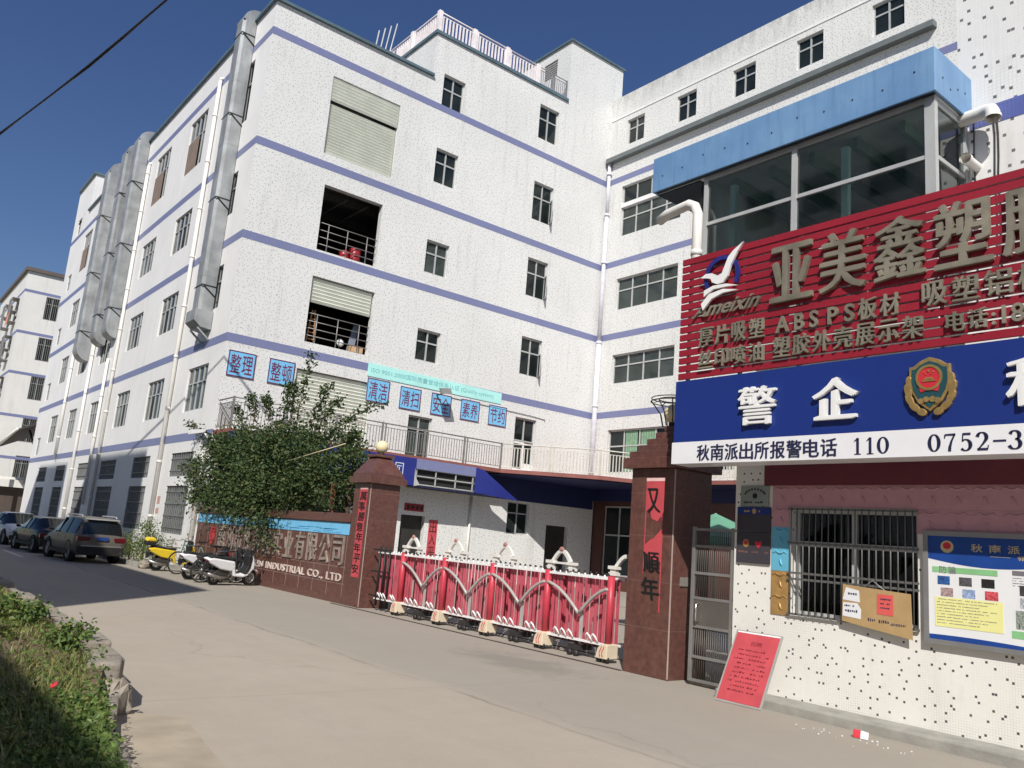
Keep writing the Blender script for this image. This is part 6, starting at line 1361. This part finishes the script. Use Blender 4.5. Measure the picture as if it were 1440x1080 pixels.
def scooter(name, label, loc, rz, c_body, c_front, box=None, lean=.12, red=None):
    t = thing(name, label, 'scooter', loc, 0, 'scooters parked by the name wall'); t.rotation_euler = (lean, 0, rz); t.scale = (.80, .80, .84)
    disc_wheel(t, -.62, .245, .11); disc_wheel(t, .62, .245, .10)
    o = sprism([(-1.04, .78), (-.92, .66), (-.55, .50), (-.15, .44), (-.02, .56), (-.08, .74), (-.45, .78), (-.82, .82)], -.17, .17).build('tail_fairing', c_body, t, True, .045, 3)
    sprism([(-.92, .795), (-.78, .815), (-.45, .775), (-.08, .735), (-.02, .80), (-.12, .85), (-.42, .83), (-.72, .88), (-.90, .86)], -.14, .14).build('seat', m_trim, t, True, .04, 3)
    sprism([(-.15, .52), (-.05, .30), (.30, .28), (.48, .34), (.42, .40), (.25, .36), (.02, .38), (-.05, .56)], -.17, .17).build('floor_board', c_body if not red else red, t, True, .03, 3)
    sprism([(.30, .36), (.38, .34), (.50, .60), (.50, .92), (.42, 1.0), (.36, .92), (.40, .62)], -.17, .17).build('leg_shield', m_trim, t, True, .03, 3)
    sprism([(.36, .30), (.52, .38), (.66, .56), (.64, .80), (.50, 1.02), (.53, .74), (.50, .54)], -.14, .14).build('front_fairing', c_front, t, True, .04, 3)
    q = sprism([(.36, .49), (.40, .55), (.62, .565), (.84, .48), (.88, .40), (.80, .46), (.62, .52)], -.07, .07); q.build('mudguard', c_front, t, True, .02)
    sprism([(-1.05, .62), (-1.02, .66), (-.85, .62), (-.75, .55), (-.9, .52), (-1.0, .42)], -.06, .06).build('rear_mudguard', m_trim, t, True, .02)
    q = MB(); q.tube([(.60, .07, .25), (.50, .06, .75), (.44, 0, 1.0)], .022, 8); q.tube([(.60, -.07, .25), (.50, -.06, .75), (.44, 0, 1.0)], .022, 8); q.build('fork', m_rail, t, True)
    q = MB(); q.tube([(.36, -.36, 1.02), (.42, -.2, 1.05), (.44, 0, 1.0), (.42, .2, 1.05), (.36, .36, 1.02)], .016, 8); q.tube([(.36, -.36, 1.02), (.385, -.26, 1.037)], .024, 8); q.tube([(.36, .36, 1.02), (.385, .26, 1.037)], .024, 8)
    q.prism([(.38, 0, .96), (.56, 0, .95), (.54, 0, 1.08), (.42, 0, 1.10)], (0, -.12, 0), (0, .12, 0)); hb = q.build('handlebar', m_trim, t, True)
    for s in (-1, 1):
        q = MB(); q.tube([(.42, s * .2, 1.05), (.42, s * .26, 1.2), (.41, s * .30, 1.25)], .007, 5); q.lathe([(.001, -.01), (.05, -.008), (.055, .004), (.001, .01)], (.41, s * .32, 1.28), (1, 0, .1), 14); q.build('mirror', m_trim, t, True)
    q = MB(); q.lathe([(.001, 0), (.06, 0), (.05, .03), (.001, .035)], (.55, 0, 1.02), (1, 0, 0), 14); q.build('headlight', m_head, t, True)
    q = sprism([(-1.0, .72), (-.96, .66), (-.93, .74), (-.96, .79)], -.10, .10); q.build('tail_light', m_tail, t, True, .008)
    q = MB(); q.prism([(-.72, 0, .22), (-.30, 0, .22), (-.15, 0, .34), (-.20, 0, .50), (-.55, 0, .50), (-.72, 0, .36)], (0, -.10, 0), (0, .13, 0)); q.tube([(-.80, .10, .30), (-.60, .12, .55)], .03, 8); q.build('engine', mat('greasy engine', (.07, .065, .06), .5, .4), t, True, .02)
    q = MB(); q.tube([(-.20, -.13, .26), (-.50, -.15, .24), (-.95, -.16, .36)], [.025, .055, .05], 10); q.build('exhaust', mat('steel exhaust', (.30, .28, .26), .35, .7), t, True)
    q = MB(); q.bar((-.15, .10, .26), (-.22, .28, .01), .025); q.tube([(-.62, .06, .25), (-.62, .06, .5)], .03, 8); q.build('side_stand', m_trim, t, True)
    if box:
        q = MB(); q.box((-1.14, -.18, .88), (-.80, .18, 1.02)); bx_ = q.build('top_box', box[0], t, True, .03); q = MB(); q.prism([(-1.15, 0, 1.025), (-.79, 0, 1.025), (-.83, 0, 1.13), (-1.10, 0, 1.13)], (0, -.19, 0), (0, .19, 0)); q.build('lid', box[1], bx_, True, .03)
    return t
m_yel = mat('yellow scooter paint', (.72, .52, .03), .35, 0, .05); m_wsc = mat('white scooter paint', (.78, .78, .79), .3, 0, .04)
scooter('motor_scooter', 'yellow and black scooter with a yellow top box beside the hedge', (7.98, 25.6, 0), math.radians(0), m_yel, m_yel, (m_trim, m_yel))
scooter('motor_scooter', 'white scooter with red trim, middle of the row by the name wall', (7.95, 22.6, 0), math.radians(4), m_wsc, mat('red scooter paint', (.50, .03, .05), .35), None, .12, mat('red scooter paint', (.50, .03, .05), .35))
scooter('motor_scooter', 'white scooter with black seat, nearest the camera in front of the name wall', (8.05, 21.1, 0), math.radians(10), m_wsc, m_wsc, None, .14)
scooter('motor_scooter', 'dark scooter half hidden behind the two white ones', (8.15, 21.95, 0), math.radians(10), mat('dark scooter paint', (.03, .03, .035), .35), mat('pale blue scooter paint', (.30, .42, .55), .35), None, .1)
def bicycle(label, loc, rz, lean, paint):
    t = thing('bicycle', label, 'bicycle', loc, 0, 'bicycles parked between the scooters'); t.rotation_euler = (lean, 0, rz)
    disc_wheel(t, -.5, .32, .035, 'wheel', 14); disc_wheel(t, .52, .32, .035, 'wheel', 14)
    q = MB(); A, B_, C_, D, E_ = (-.5, 0, .32), (-.05, 0, .30), (-.18, 0, .80), (.36, 0, .82), (.52, 0, .32)
    for a, b_ in ((A, B_), (A, C_), (B_, C_), (C_, D), (B_, (.39, 0, .72)), ((.34, 0, .92), E_)): q.tube([a, b_], .018, 8)
    q.build('frame', paint, t, True)
    q = MB(); q.tube([(.28, -.28, .98), (.38, -.1, 1.0), (.34, 0, .94), (.38, .1, 1.0), (.28, .28, .98)], .012, 8); q.build('handlebar', m_rim, t, True)
    q = MB(); q.prism([(-.34, -.08, .90), (-.06, -.02, .90), (-.06, .02, .90), (-.34, .08, .90)], (0, 0, 0), (0, 0, .05)); q.tube([(-.18, 0, .8), (-.2, 0, .9)], .014, 6); q.build('saddle', m_trim, t, True, .02)
    q = MB(); q.prism([(.55, -.14, .72), (.80, -.14, .72), (.80, .14, .72), (.55, .14, .72)], (0, 0, 0), (0, 0, .02))
    for y in (-.14, .14): q.bar((.55, y, .92), (.82, y, .95), .012); q.bar((.82, y, .72), (.82, y, .95), .012)
    q.bar((.82, -.14, .95), (.82, .14, .95), .012); q.build('basket', m_rail, t, True)
    q = MB(); q.tube([(-.05, -.12, .16), (-.05, 0, .30), (-.05, .12, .44)], .012, 6); q.lathe([(.09, -.005), (.09, .005), (.07, .005)], (-.05, .03, .30), (0, 1, 0), 18); q.build('crank', m_rim, t, True)
bicycle('old bicycle with thin silver wheels beside the yellow scooter', (8.25, 24.6, 0), math.radians(195), .1, mat('worn green frame', (.10, .16, .14), .5))
bicycle('bicycle with thin wheels wedged between the white scooters', (7.95, 21.75, 0), math.radians(12), .08, mat('worn dark frame', (.06, .06, .07), .5))
# ================================================================== paper stickers on the street side
b = MB()
for (y, z, w, h) in ((31.75, 2.0, .35, .28), (31.75, 1.65, .35, .2), (27.75, 1.75, .35, .4)): fbox(b, 'x', FX, y - w / 2, y + w / 2, z, z + h, .001, .004)
tag(b.build('wall_stencil', mat('faded red stencil', (.52, .30, .27), .8, 0, .3, 18)), 'faded red stencilled notices on the street side wall between pipes and grilles', 'notice')
bpy.context.view_layer.update()
